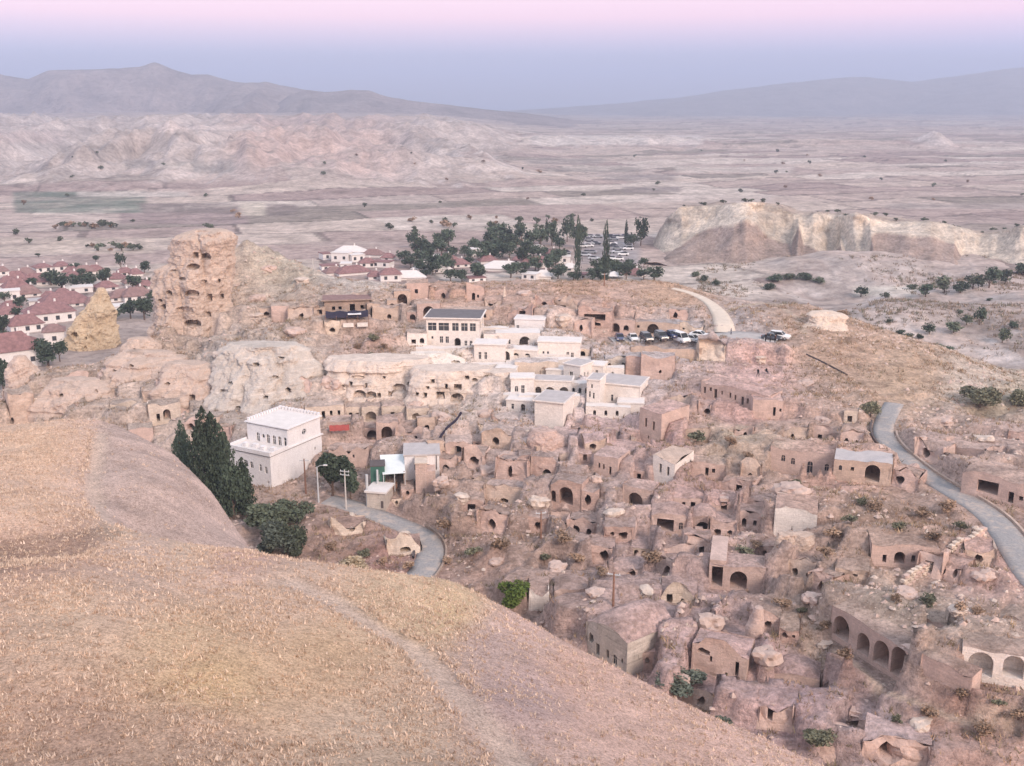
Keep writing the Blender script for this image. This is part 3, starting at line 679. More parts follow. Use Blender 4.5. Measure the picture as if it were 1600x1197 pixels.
def block(name, label, cat, px, py, w, h, yaw=0, depth=4.0, op=(), group=None, m='pink', roof='earth', rough=.14, jag=.22, bury=.8, left=(), right=(), lean=0.0,
          cornice=0, bulge=0.0, room=5.0, y_off=0.0, step=None, down=1.6, place=None, wsh=None, raise_z=0.0, jagf=.35):
    """a built or carved front standing in the slope: base centre at pixel (px, py), w x h as seen in pixels"""
    SEED[0] += 1; sd_ = SEED[0]; random.seed(sd_)
    P = place or vill.hit(px, py); P = P.copy(); P.z += raise_z
    sx, sz = scale_at(P); yr = R(yaw); rz = -math.atan2(P.x, P.y)+yr; cw = max(.35, math.cos(yr))
    wm = w/sx/cw; hm = h/sz; fx = 1/sx/cw
    root = empty(name, P, rz); tag(root, label, cat, group)
    mm = M[m]; step = step or max(.6, min(1.2, wm/8)); dsp = dispfn(sd_, rough, lean)
    nt_ = max(3, int(wm/.7)) if jag else 1
    tx = np.linspace(wm/2, -wm/2, nt_+1); tz = hm+(fbm(tx*jagf+sd_, tx*0, 0, 3, 303)*jag*2.2 if jag else 0*tx)
    tz = tz+bulge*hm*(1-(2*tx/wm)**2)*math.sin(.15*math.pi)
    outer = [(-wm/2, -down), (wm/2, -down)]+[(float(a), float(b)) for a, b in zip(tx, tz)]
    def mk(ops, width, rev=False):
        hol, kinds = [], []
        for q in ops:
            ox, oz, ow, oh, kd = q[:5]
            hol.append(opening_poly(ox, oz, ow, oh, kd, sd_+int(ox*10))); kinds.append(kd)
        return hol, kinds
    ops = [((o_[0]-w/2)*fx, o_[1]/sz, o_[2]*fx, o_[3]/sz, o_[4]) for o_ in op]
    hol, kinds = mk(ops, wm)
    v, t = panel(outer, hol, dsp, step); wall = MB().add(v, up_tris(v, t))
    for pl, kd in zip(hol, kinds): recess(kd, pl, dsp, root, mm, 'f', wm, depth, room if kd != 'w' else 3.0)
    for side, lst in (('l', left), ('r', right)):
        d2 = dispfn(sd_+7, rough, 0)
        ed = float(tz[-1] if side == 'l' else tz[0])
        oo = [(0, -down), (depth, -down), (depth, hm), (0, ed)] if side == 'r' else [(0, -down), (depth, -down), (depth, ed), (0, hm)]
        sops = [(q[0]*depth, q[1]/sz, q[2]*depth, q[3]/sz, q[4]) for q in lst]
        h2, k2 = mk(sops, depth); f0 = d2
        v, t = panel(oo, h2, f0, step*1.3); v2 = xform(v, side, wm, depth); wall.add(v2, up_tris(v, t))
        for pl, kd in zip(h2, k2): recess(kd, pl, f0, root, mm, side, wm, depth, min(room, wm*.7))
    wall.add([(-wm/2, depth, -down), (wm/2, depth, -down), (wm/2, depth, hm), (-wm/2, depth, hm)], [(1, 0, 3, 2)])
    wall.build('wall', mm, root)
    # roof
    nx, ny = max(3, int(wm/.9)), max(3, int(depth/.9)); rv = []
    for j in range(ny+1):
        for i in range(nx+1):
            x = -wm/2+wm*i/nx; y = depth*j/ny; fr_ = min(1, j/2)
            z = float(np.interp(x, tx[::-1], tz[::-1]))*(1-fr_)+hm*fr_
            z += bulge*hm*(1-(2*i/nx-1)**2)*(math.sin(math.pi*min(1, .15+.6*j/ny))-math.sin(.15*math.pi)*(1-fr_))
            yy = y+(float(dsp([x], [z])[0])-.02 if j == 0 else 0); rv.append((x, yy, z))
    if rough > .05 or bulge:
        rn = fbm(np.array([q[0] for q in rv])*.8, np.array([q[1] for q in rv])*.8, sd_, 3, 305)
        rv = [(x, y, z+(float(n_)*(.25+.5*min(rough, .5)) if y > .8 else 0)) for (x, y, z), n_ in zip(rv, rn)]
    rf = [(j*(nx+1)+i, j*(nx+1)+i+1, (j+1)*(nx+1)+i+1, (j+1)*(nx+1)+i) for j in range(ny) for i in range(nx)]
    if cornice:
        ov = cornice; MB().box(-wm/2-ov, wm/2+ov, -ov, depth+ov, hm+.02, hm+.22).build('cornice', mm, root)
        MB().box(-wm/2-ov+.3, wm/2+ov-.3, -ov+.3, depth+ov-.3, hm+.1, hm+.26).build('roof', M[roof], root)
    elif roof in ('earth', 'pearth'):
        RV = np.array(rv); cr, sr = math.cos(rz), math.sin(rz); wx = P.x+RV[:, 0]*cr-RV[:, 1]*sr; wy = P.y+RV[:, 0]*sr+RV[:, 1]*cr
        a_, c_ = project(wx, wy, np.full(len(wx), P.z)); mesh_np('roof', RV, np.array(rf), TUFF, root, cols=idw(a_, c_, VZ)*(1 if roof == 'earth' else 1.06))
    else: mesh('roof', rv, rf, M[roof], root, True)
    BLK.append((P, rz, wm, hm, depth, bury)); LMK.append((px, py, label))
    root['_h'] = hm; root['_w'] = wm
    return root
def stamp_blocks():
    H = vill.H; st = vill.st
    def window(P, r):
        i0 = max(0, int((P.x-r-vill.x0)/st)); i1 = min(vill.nx, int((P.x+r-vill.x0)/st)+2); j0 = max(0, int((P.y-r-vill.y0)/st)); j1 = min(vill.ny, int((P.y+r-vill.y0)/st)+2)
        return slice(j0, j1), slice(i0, i1)
    for P, rz, wm, hm, dp, bury in BLK:
        if bury <= 0: continue
        r = wm/2+dp+hm*2+5; s = window(P, r); x = vill.X[s]-P.x; y = vill.Y[s]-P.y
        a = x*math.cos(rz)+y*math.sin(rz); b = -x*math.sin(rz)+y*math.cos(rz)
        ms = np.maximum(np.abs(a)-wm/2, 0); mb_ = np.maximum(b-dp, 0); m_ = np.hypot(ms, mb_)
        rad = 1.5*hm+2.5; top = P.z+hm*min(bury*1.06, 1.04)-.05; front = sstep(-.5-.0*hm, .9+.25*hm*(bury < 1), b)
        n_ = fbm(vill.X[s]*.35, vill.Y[s]*.35, 0, 3, 307)
        m2 = np.hypot(ms*.55, mb_); fr2 = sstep(-.5, .9, b-np.where(ms > .25, (n_*.5+.15)*np.minimum(ms, 3.0), 0))
        w = np.maximum((1-sstep(.5, rad, m_*(1+.5*n_)))*front, (1-sstep(.35*rad, rad, m2*(1+.6*n_)))*fr2*(bury > .7)*.93)
        tgt = H[s]+(top+(n_*.25+.1)*min(hm, 4)*sstep(.3, 2.0, m_)-H[s])*w
        H[s] = np.maximum(H[s], tgt)
    for P, rz, wm, hm, dp, bury in BLK:
        r = wm/2+dp+6; s = window(P, r); x = vill.X[s]-P.x; y = vill.Y[s]-P.y
        a = x*math.cos(rz)+y*math.sin(rz); b = -x*math.sin(rz)+y*math.cos(rz)
        foot = (np.abs(a) < wm/2-.22*(bury > .5)+.1*(bury <= .5)) & (b > -.9) & (b < dp-.6)
        H[s] = np.where(foot, np.minimum(H[s], P.z-.25), H[s])
        if bury > .5:
            bk = (np.abs(a) < wm/2+.5) & (b >= dp-.8) & (b < dp+4); H[s] = np.where(bk, np.minimum(H[s], P.z+hm-.02+np.maximum(0, b-dp)*.7), H[s])
        fr = (np.abs(a) < wm/2+.3) & (b <= -.5) & (b > -4)
        lim = P.z-.05+np.maximum(0, -b-2.0)*.6
        H[s] = np.where(fr, np.minimum(H[s], lim), H[s])
# ------------------------------------------------------------------ free-standing rocks
def rock(name, label, sil, m, pits=(), dr=.8, rough=.9, group=None, na=120, nzs=70, Y=None, cat='rock', strata=.25, sheet=None, lean=0.0, flute=0.0):
    sil = sorted(sil); pyb = sil[-1][0]; cxp = (sil[-1][1]+sil[-1][2])/2
    sh = sheet or vill; P = sh.hit(cxp, pyb) if Y is None else Vector([float(q) for q in at(cxp, pyb, Y)])
    SEED[0] += 1; sd_ = SEED[0]
    rb = (sil[-1][2]-sil[-1][1])/2/scale_at(P)[0]; Yc = P.y+rb*dr*.8
    pys = np.array([s[0] for s in sil], float); L = np.array([s[1] for s in sil], float); Rr = np.array([s[2] for s in sil], float)
    tt = np.linspace(0, 1, nzs); py = pys[-1]+(pys[0]-pys[-1])*tt
    xl = np.interp(py, pys, L); xr = np.interp(py, pys, Rr)
    a_, b_ = ray((xl+xr)/2, py); Yc0 = Yc
    Ycs = (Yc-lean*P.z)/(1-lean*b_) if lean else np.full(nzs, Yc)
    zc = b_*Ycs; xc = a_*Ycs; sc = np.array([scale_at((x, y_, z))[0] for x, y_, z in zip(xc, Ycs, zc)]); hw = (xr-xl)/2/sc
    th = np.linspace(0, 2*math.pi, na, endpoint=False); th = th-.55*np.sin(th-math.pi/2+math.pi)*0
    th = math.pi*1.5+np.sign(np.linspace(-1, 1, na, endpoint=False))*np.abs(np.linspace(-1, 1, na, endpoint=False))**1.35*math.pi
    c, s = np.cos(th), np.sin(th)
    X = xc[:, None]+hw[:, None]*c[None]*1.0; Yy = Ycs[:, None]+hw[:, None]*dr*s[None]; Z = np.repeat(zc[:, None], na, 1)
    n1 = fbm(X*.22, Yy*.22, Z*.22+sd_, 5, 311)*rough+fbm(X*.9, Yy*.9, Z*.9, 4, 313, .65)*rough*.55
    if flute: n1 = n1*.55+(np.abs(fbm(X*.16+sd_, Yy*.16, Z*.035, 4, 319))*2.4-.5)*flute+fbm(X*.5, Yy*.5, Z*.5, 4, 323)*flute*.3
    fl = np.tanh(vnoise(X*.06+sd_, Z*.8, Yy*.06, 317)*3.5)*strata*.55
    fade = np.clip(hw/ (rough*2+.01), .15, 1)[:, None]
    X = X+c*(n1+fl)*fade; Yy = Yy+s*(n1+fl)*fade
    if len(pits):
        ppx, ppy = project(X, Yy, Z); front = s[None] < -.05
        for q in pits:
            a, b, w_, h_, kd = q[:5]; dp = q[5] if len(q) > 5 else 2.2
            if kd == 'r': m_ = (np.abs(ppx-a) < w_/2) & (np.abs(ppy-b) < h_/2)
            elif kd == 'a': m_ = (np.abs(ppx-a) < w_/2) & (ppy < b+h_/2) & (((ppx-a)/(w_/2))**2+((np.minimum(ppy, b)-b)/(h_/2))**2 < 1)
            else: m_ = ((ppx-a)/(w_/2))**2+((ppy-b)/(h_/2))**2 < 1
            Yy = np.where(m_ & front, Yy+dp, Yy)
    V = np.stack([X, Yy, Z], -1).reshape(-1, 3)
    i, j = np.meshgrid(np.arange(na), np.arange(nzs-1)); a0 = j*na+i; a1 = j*na+(i+1) % na
    f = np.stack([a0, a1, a1+na, a0+na], -1).reshape(-1, 4)
    V = V-np.array((P.x, Yc, P.z))
    # skirt down into the ground and a cap
    V = np.r_[V, V[:na]+np.array((0, 0, -5.0)), [[float(xc[-1]-P.x), float(Ycs[-1]-Yc), float(zc[-1]-P.z+.15)]]]; k = nzs*na
    sk = np.stack([k+np.arange(na), k+(np.arange(na)+1) % na, (np.arange(na)+1) % na, np.arange(na)], -1)
    t0 = (nzs-1)*na; cp = np.stack([t0+np.arange(na), t0+(np.arange(na)+1) % na, np.full(na, k+na), np.full(na, k+na)], -1)
    me = bpy.data.meshes.new(name); me.from_pydata(V.tolist(), [], f.tolist()+sk.tolist()+[tuple(x[:3]) for x in cp.tolist()]); me.update(); me.materials.append(M[m])
    o = bpy.data.objects.new(name, me); COL.objects.link(o); o.location = (P.x, Yc, P.z); tag(o, label, cat, group)
    return o
# ================================================================== THE OLD VILLAGE
def merge(a, b):
    """make the parts of b parts of a"""
    bpy.context.view_layer.update()
    T = a.matrix_world.inverted()@b.matrix_world
    for ch in list(b.children):
        ml = T@ch.matrix_local; ch.parent = a; ch.matrix_local = ml
    bpy.data.objects.remove(b)
HROOT = []
CH, HS, RU = 'cave dwelling', 'house', 'ruin'
G1 = 'carved and stone dwellings on the slope'
def b(name, label, cat, px, py, w, h, op=(), **kw): return block(name, label, cat, px, py, w, h, op=op, **kw)
# ---- cliffs that carry the upper village
rock('cliff_face','grey weathered cliff above the white hotel, streaked and leaning back',[(536,352,462),(546,340,484),(575,332,492),(605,324,496),(652,314,506)],'grey',[(372,640,6,9,'r',2),(360,600,7,6,'o',1.5),(400,570,10,6,'o',1.5),(450,610,8,7,'a',2),(470,625,6,8,'r',2),(415,622,7,6,'o',2),(440,560,8,5,'o',1.5),(350,612,12,6,'o',1),(430,590,10,5,'o',1)],dr=.42,rough=1.5,na=200,nzs=80,lean=.75,cat='cliff',strata=.45,flute=1.9)
rock('cliff_face','cream cliff with scooped niches above the row of small windows',[(558,520,662),(566,512,674),(592,508,678),(612,506,682),(634,500,686)],'rcream',[(562,616,18,12,'a',2),(580,617,15,10,'a',2),(624,607,20,14,'a',2),(572,603,3,7,'r',1),(600,590,4,4,'o'),(646,617,4,6,'r'),(560,590,20,6,'o',.8),(534,606,5,7,'r'),(548,600,5,6,'r'),(520,622,6,8,'a'),(610,616,5,8,'r'),(640,600,6,6,'a'),(660,598,5,6,'r'),(592,618,5,7,'r')],dr=.34,rough=1.2,na=240,nzs=90,lean=.6,cat='cliff',strata=1.0,flute=1.0)
rock('cliff_face','cream cliff below the glazed restaurant, pierced by square and arched caves',[(574,652,770),(582,646,778),(606,642,782),(622,640,786),(638,632,790)],'rcream',[(652,616,4,5,'r'),(664,618,4,8,'r'),(688,618,12,11,'r',3),(714,622,19,14,'a',3),(697,604,4,8,'r'),(715,605,12,9,'r',2.5),(735,623,4,5,'r'),(756,606,4,5,'r'),(742,594,8,6,'a'),(766,622,6,8,'a'),(676,596,5,6,'r'),(668,606,5,5,'o'),(730,590,5,6,'r'),(750,622,5,7,'r')],dr=.36,rough=1.1,na=240,nzs=90,lean=.55,cat='cliff',strata=1.0,flute=.9)
rock('cliff_face','white cliff shoulder directly under the restaurant terrace',[(550,640,700),(560,632,722),(574,630,736),(592,626,744)],'rwhite',[(713,582,13,9,'a',1.6),(712,566,13,5,'o',1.2)],dr=.36,rough=1.4,na=160,nzs=60,lean=.8,cat='cliff',strata=.5)
rock('cliff_face','broken pale rock step right of the cave cliff',[(578,746,802),(592,740,808),(614,736,814)],'rcream',[(770,603,11,8,'o',2.5),(781,605,4,4,'o',2)],dr=.4,strata=.9,rough=1.2,na=140,nzs=50,lean=.6,cat='cliff')
rock('cliff_face','tan cliff with pale stripes left of the grey cliff',[(566,268,318),(584,250,336),(610,246,346),(652,240,352)],'rtan',[(300,622,8,9,'r',2.5),(318,630,6,10,'o',2),(262,600,6,5,'o',2)],dr=.42,rough=1.6,na=170,nzs=70,lean=.75,cat='cliff',strata=1.0,flute=1.3)
rock('cliff_face','low brown cliff at the left foot of the village rock',[(592,80,160),(606,62,178),(624,56,190),(650,46,198)],'rtan',[(96,618,6,5,'o',2),(128,628,8,6,'o',2),(150,612,5,5,'o',2)],dr=.4,rough=1.6,na=170,nzs=60,lean=.75,cat='cliff',strata=1.0,flute=1.2)
rock('cliff_face','rough ochre bank beneath the big castle rock',[(548,190,262),(562,172,290),(580,164,300),(602,156,310)],'rtan',[(205,572,6,5,'o',2),(250,584,6,5,'o',2),(178,580,5,4,'o',2)],dr=.4,rough=1.6,na=170,nzs=60,lean=.9,cat='cliff',strata=1.0,flute=1.2)
# ---- top of the ridge
t = b('stone_house','long stone house under a flat red-brown roof on the ridge',HS,543,491,70,21,[(14,6,5,6,'w'),(24,6,5,6,'w'),(43,2,8,13,'d'),(58,7,5,6,'w')],m='brown',roof='tile2',cornice=.7,depth=6,bury=.3,rough=.04,jag=0)
b('arched_wall','pale arched niche wall right of the red-roofed stone house',RU,584,495,20,19,[(11,1,11,14,'a')],m='tan',depth=3)
b('arched_wall','narrow arched opening between two larger arches on the ridge',RU,613,491,16,20,[(8,1,9,14,'a')],m='tan',depth=3)
b('arched_vault','tall dark vault just left of the square pink house',RU,629,480,26,24,[(13,2,15,18,'a')],m='tan',depth=4,room=7)
b('square_house','small square pink house with one window on the ridge top',HS,653,473,34,30,[(15,14,5,7,'w')],m='rose',roof='pearth',depth=6,bury=.35,rough=.06,jag=.1)
b('arched_vault','large round vault above the left end of the restaurant roof',RU,670,498,36,23,[(18,1,17,18,'a')],m='rose',depth=4,room=7)
b('arched_vault','small low vault at the left of the large round vault',RU,645,502,18,14,[(9,1,9,10,'a')],m='pink',depth=3)
b('arched_vault','pair of wide low vaults peeping over the dark restaurant roof',RU,728,500,84,15,[(22,2,24,10,'a'),(62,2,24,10,'a')],m='tan',depth=4,room=7)
b('ruined_chapel','ruined chapel wall with arched niche and small door on the ridge',RU,743,473,28,24,[(11,3,5,12,'a'),(18,7,3,5,'w')],m='rose',jag=.7,depth=4)
b('cave_dwelling','lone dark cave hole at the left end of the ridge row',CH,417,496,26,13,[(12,1,10,7,'c')],m='tan',rough=.4,lean=.2,group=G1)
b('cave_dwelling','pink cut wall with a dark doorway left of the stone house',CH,444,502,38,24,[(29,2,5,12,'d')],m='rose',rough=.3)
b('cave_dwelling','wide dark slot cave beside the red-roofed stone house',CH,494,496,30,14,[(15,3,19,8,'d')],m='tan',rough=.3)
rock('rock_needle','thin pale rock needle standing right of the ruined chapel',[(449,787,790),(460,785,791),(478,783,793)],'cream',na=40,nzs=24,rough=.3,cat='rock')
b('cave_dwelling','broad ragged cave left of the parked cars',CH,930,511,54,26,[(26,10,33,10,'d'),(28,1,16,6,'c')],m='pink',rough=.5,jag=.8,room=6)
b('cave_dwelling','small upright doorway above the parked cars',CH,954,494,18,16,[(9,2,4,9,'d')],m='rose',rough=.3)
b('arched_stable','stone front with one brown arch and a smaller arch behind the blue car',CH,972,523,40,21,[(9,2,14,15,'a'),(26,5,8,9,'a')],m='rose',depth=4,bury=1)
b('arched_stable','stone front with a very dark round arch behind the black cars',CH,1026,525,70,20,[(29,1,18,17,'a'),(6,11,4,4,'w')],m='tan',depth=4,bury=1,room=9)
b('rubble_bank','rubble bank with pale stones behind the white van',RU,1078,523,40,16,[(10,6,3,4,'c')],m='cream',rough=.6,jag=1.0,bury=1)
# ---- the terraced pale hotel
t = b('restaurant','pale stone restaurant with a glazed upper storey and flat dark roof','hotel',708,546,82,47,[(9,15,3,4,'g'),(23,9,5,10,'g'),(32,9,5,10,'g'),(48,1,10,16,'a'),(61,1,4,12,'g'),(69,1,4,12,'g'),
  (9,28,13,12,'g'),(27,28,16,12,'g'),(45,28,10,12,'g'),(59,28,10,12,'g'),(72,28,9,12,'g')],m='white',roof='darkroof',cornice=.6,depth=9,bury=.3,rough=.02,jag=0,yaw=-8,right=[(.3,28,.35,12,'g'),(.75,28,.3,12,'g')],down=3)
b('hotel_wing','low pale wing with two dark arches left of the restaurant','hotel',652,540,31,19,[(10,2,7,7,'w'),(23,2,7,9,'a')],m='white',depth=4,bury=.8,rough=.06,jag=.08)
b('hotel_wing','pale wing with a pair of tall windows below the restaurant door','hotel',765,569,48,29,[(9,7,4,11,'g'),(18,7,4,11,'g')],m='white',roof='whiteroof',cornice=.25,depth=5,bury=.6,rough=.02,jag=0,yaw=-8)
b('hotel_gate','tall dark arched gateway at the bend of the hotel terrace','hotel',791,571,24,26,[(11,1,13,21,'a')],m='white',depth=4,rough=.08,jag=.1,room=7)
b('hotel_court','pale courtyard wall with a brown doorway right of the restaurant','hotel',772,541,32,19,[(9,8,2,4,'w'),(21,2,6,13,'d')],m='white',depth=4,bury=.6,rough=.02,jag=0)
b('hotel_pavilion','plain bright white box house at the top of the hotel','hotel',827,521,46,20,[(5,4,4,7,'g')],m='lime',roof='whiteroof',cornice=.2,depth=5,bury=.2,rough=.01,jag=0,yaw=-8)
b('hotel_wing','pale wing with a great round brown arch below the white box house','hotel',809,545,70,24,[(12,7,3,7,'g'),(22,7,3,7,'g'),(46,2,17,17,'a')],m='white',depth=4,bury=.8,rough=.04,jag=.05,roof='whiteroof')
b('hotel_wing','long pale wing with four small windows and a chimney pier','hotel',873,566,66,30,[(9,9,3,7,'g'),(16,9,3,7,'g'),(47,7,4,9,'g'),(54,6,4,9,'g')],m='white',roof='whiteroof',cornice=.2,depth=5,bury=.7,rough=.02,jag=0,yaw=-4)
b('hotel_gate','small dark gateway at the right end of the long pale wing','hotel',911,563,20,17,[(9,1,9,13,'a')],m='cream',depth=4,rough=.15,room=6)
b('hotel_wing','carved pale bay with a square dark door and twin slits above the arcade','hotel',838,597,68,29,[(29,1,9,10,'d'),(49,3,3,8,'g'),(59,1,4,10,'g')],m='cream',depth=4,bury=.9,rough=.12,jag=.2)
b('hotel_wing','pale corner house with slender windows on both faces','hotel',893,606,26,34,[(12,10,5,14,'g')],m='white',roof='greyroof',cornice=.25,depth=5,bury=.6,rough=.02,jag=0,yaw=-32,right=[(.35,10,.09,13,'g'),(.6,8,.09,14,'g')],down=3)
b('hotel_wing','pale house front with an arched and a tall window left of the arcade','hotel',816,619,36,26,[(9,6,5,9,'v'),(19,3,5,13,'g')],m='white',roof='whiteroof',cornice=.2,depth=4,bury=.8,rough=.02,jag=0)
b('hotel_arcade','pale arcade of three arches in the lower hotel terrace','hotel',863,622,60,26,[(8,3,10,14,'a'),(26,3,15,14,'a'),(48,2,14,16,'a')],m='white',roof='greyroof',cornice=.2,depth=4,bury=.8,rough=.02,jag=0,room=2.5,yaw=-6)
b('hotel_tower','narrow pale tower house with three little windows','hotel',926,645,20,50,[(5,24,2.6,9,'g'),(11,22,2.6,9,'g'),(8,38,2.6,6,'g')],m='white',roof='greyroof',cornice=.2,depth=5,bury=.5,rough=.04,jag=0,yaw=-14)
b('hotel_wing','half-collapsed pale house with a flat grey roof right of the tower house','hotel',967,638,62,36,[(20,10,3.5,10,'g')],m='white',roof='greyroof',cornice=.35,depth=7,bury=.6,rough=.15,jag=0,yaw=-14)
b('blind_tower','blind pale block with a flat grey roof on a rose rock spur','hotel',857,676,44,46,[],m='white',roof='greyroof',cornice=.4,depth=7,bury=.5,rough=.05,jag=0,yaw=-18,right=[(.72,8,.1,9,'w')],down=4)
# ---- big white hotel in the valley
low = b('white_hotel','large whitewashed two-storey hotel with terrace beside dark cypress trees','hotel',393,754,60,46,[(16,24,5,10,'v'),(24,23,5,10,'v'),(32,22,5,10,'v'),(45,20,4,11,'v'),(53,18,4,11,'v'),(55,3,3,4,'w')],m='lime',roof='whiteroof',cornice=.25,depth=13.5,bury=0,rough=.01,jag=0,yaw=-44,right=[(.86,26,.03,5,'w')],down=6)
bpy.context.view_layer.update()
pu = low.matrix_world@Vector((0, 4.6, low['_h']+.05))
wlow, hlow = low['_w'], low['_h']
up = block('upper_storey','x','x',0,0,60,29,yaw=0,op=[(16,2,5,14,'v'),(24,9,4,6,'v'),(31,2,5,14,'v'),(40,2,5,14,'v'),(48,2,5,14,'v'),(56,2,4,14,'v')],m='lime',roof='whiteroof',cornice=.25,depth=8.7,bury=0,rough=.01,jag=0,right=[(.5,11,.14,9,'o')],place=pu,down=.02)
up.rotation_euler = low.rotation_euler; up.scale = (wlow/up['_w'], 1, 1); BLK.pop()
merge(low, up)
mb = MB()
for (x0, x1, y0, y1) in ((-wlow/2-.2, wlow/2+.2, -.25, -.05), (-wlow/2-.25, -wlow/2-.05, 0, 4.4), (wlow/2+.05, wlow/2+.25, 0, 4.4)): mb.box(x0, x1, y0, y1, hlow+.2, hlow+.75)
mb.build('terrace_parapet', M['lime'], low)
MB().box(-wlow/2-.06, wlow/2+.06, -.06, 13.56, hlow-.16, hlow-.02).build('dark_string_course', M['trim'], low)
uph = 29/scale_at(pu)[1]; MB().box(-wlow/2-.05, wlow/2+.05, 4.55, 13.35, hlow+uph-.1, hlow+uph+.04).build('dark_string_course', M['trim'], low)
for k in range(13):
    x = -wlow/2+wlow*k/12.5; MB().box(x, x+.42, 12.9, 13.4, hlow+uph+.25, hlow+uph+.85).build('merlon', M['lime'], low)
    y = 4.8+8.3*k/12.5; MB().box(-wlow/2-.1, -wlow/2+.3, y, y+.4, hlow+uph+.25, hlow+uph+.8).build('merlon', M['lime'], low)
for k in range(4): MB().box(-wlow*.3+k*2.0, -wlow*.3+k*2+.9, 1.2+.3*(k % 2), 2.0+.3*(k % 2), hlow+.26, hlow+.95).build('terrace_table', M['lime'], low)
# ---- cave rows under the cream cliff
b('cave_row','low cream front with a row of five small dark openings',CH,508,659,60,21,[(5,6,4,8,'w'),(16,6,4,8,'w'),(28,2,5,12,'d'),(40,6,4,8,'w'),(52,6,4,8,'w')],m='cream',rough=.08,jag=.15,bury=1)
b('cave_dwelling','cream front with a window and a door right of the five openings',CH,555,659,31,21,[(9,7,5,7,'w'),(19,2,5,11,'d')],m='cream',rough=.12)
b('cave_dwelling','broad cream arch with a shadowed room behind',CH,581,659,30,22,[(14,1,17,15,'a')],m='cream',rough=.15)
b('cave_dwelling','rounded cream rock front with one square window',CH,615,659,36,22,[(17,4,6,11,'w')],m='cream',rough=.3,bulge=.2)
b('cave_dwelling','ragged dark cave at the right end of the cream row',CH,653,660,36,20,[(16,1,16,13,'c')],m='cream',rough=.35)
b('cave_stall','low opening hung with a red cloth below the cream row',CH,532,677,38,16,[(18,1,27,11,'d')],m='rose',rough=.15,bury=1)
b('cave_dwelling','low arched cave left of the tall arch below the cream row',CH,582,686,28,16,[(14,1,17,12,'a')],m='rose',rough=.25)
b('arched_vault','tall dark arch standing alone below the cream row',RU,606,693,34,32,[(16,1,17,25,'a')],m='rose',rough=.2,jag=.4,room=7)
b('ruined_wall','long broken rose wall behind the leafy tree',RU,546,729,62,27,[(38,12,3,5,'w'),(28,8,2,4,'w')],m='rose',jag=1.1,depth=2.5,yaw=-10,bury=.4,rough=.12)
b('arched_vault','round vault right of the dark handrail',RU,717,718,42,27,[(18,1,20,20,'a')],m='rose',rough=.25,jag=.5)
b('arched_vault','little vault up and to the right of the round vault',RU,745,703,22,14,[(11,1,10,9,'a')],m='pink',rough=.3)
b('cave_dwelling','tall square doorway in a rock step above the valley road',CH,740,811,34,28,[(14,2,12,20,'d')],m='pink',rough=.35,jag=.6)
b('cave_dwelling','tiny upright cave right of the grey service house',CH,637,778,20,16,[(10,2,6,10,'c')],m='rose',rough=.35)
b('cave_dwelling','tiny pale-rimmed cave beside the valley road',CH,620,793,16,13,[(8,1,5,7,'c')],m='cream',rough=.3)
b('cave_dwelling','flat dark cave between the service house and the square doorway',CH,675,792,22,13,[(11,1,10,8,'c')],m='rose',rough=.35)
b('ruined_house','tumbled pale ruin with a black hole below the valley road',RU,630,866,54,13,[(30,1,18,9,'c')],m='cream',rough=.6,jag=1.3,bury=1.0,lean=.3)
b('ruined_wall','low broken pale walls left of the valley road',RU,545,834,54,11,[(32,1,10,7,'c')],m='cream',rough=.6,jag=1.0,bury=1.0,lean=.4)
# ---- left side
b('cave_dwelling','cream front with two tiny windows and an arch above the left hill',CH,200,655,48,26,[(10,9,3,5,'w'),(18,7,4,9,'w'),(29,5,9,11,'a')],m='cream',rough=.25,jag=.5)
b('cave_dwelling','cream front with a tall arch and a door right of the tiny windows',CH,259,663,48,30,[(14,4,5,12,'d'),(27,6,11,16,'a')],m='cream',rough=.25,jag=.5)
b('ruined_house','small pink house wall peeping over the left hill',RU,222,693,36,22,[(14,3,6,6,'w')],m='rose',rough=.1,jag=.4)
b('rock_pier','upright square rock pier at the far left edge of the village','rock',38,663,36,48,[(2,2,6,10,'c')],m='tan',rough=.5,jag=.8,depth=5,yaw=10,bury=.2)
b('cave_dwelling','wide shallow square cave above the left hill',CH,160,630,40,18,[(20,2,21,11,'d')],m='tan',rough=.35)
# ---- rose hillside, middle
b('cave_dwelling','rose arch with a dark half-round mouth left of the hillside',CH,828,735,36,21,[(16,1,17,16,'a')],m='pink',rough=.3,jag=.5)
b('cave_dwelling','small dark door in rose rock right of the half-round arch',CH,914,724,22,15,[(11,2,6,10,'d')],m='pink',rough=.3)
b('cave_dwelling','dark gash in the rock at the foot of the blind tower',CH,903,683,20,12,[(10,1,10,8,'c')],m='pink',rough=.35)
b('long_house','long pink ruined house front stepping down the slope with many slit windows',HS,1146,634,104,26,[(6,9,4,10,'w'),(15,14,4,6,'w'),(23,4,5,15,'d'),(33,12,2.5,6,'w'),(46,10,3,8,'w'),(54,8,3,8,'w'),(65,3,4,13,'d'),(73,7,3,8,'w')],m='rose',roof='pearth',yaw=-30,depth=5,jag=.25,rough=.06)
b('square_house','rose block house with a slim door below the long pink house',HS,1199,652,46,26,[(33,2,4,14,'d'),(42,9,3,5,'w')],m='rose',roof='pearth',depth=5,yaw=8,rough=.06)
b('square_house','large rose house with two tall windows in its shaded gable',HS,1015,691,34,47,[(10,20,3.4,14,'w'),(22,18,3.4,14,'w'),(15,3,2,5,'w')],m='rose',roof='pearth',yaw=-38,depth=8,bury=.6,rough=.06,jag=.15)
b('square_house','rose house with two windows and a door in the middle of the slope',HS,946,744,38,31,[(9,11,3,8,'w'),(16,10,3,8,'w'),(26,3,4,13,'d')],m='rose',roof='pearth',yaw=-24,depth=5,rough=.06,jag=.2)
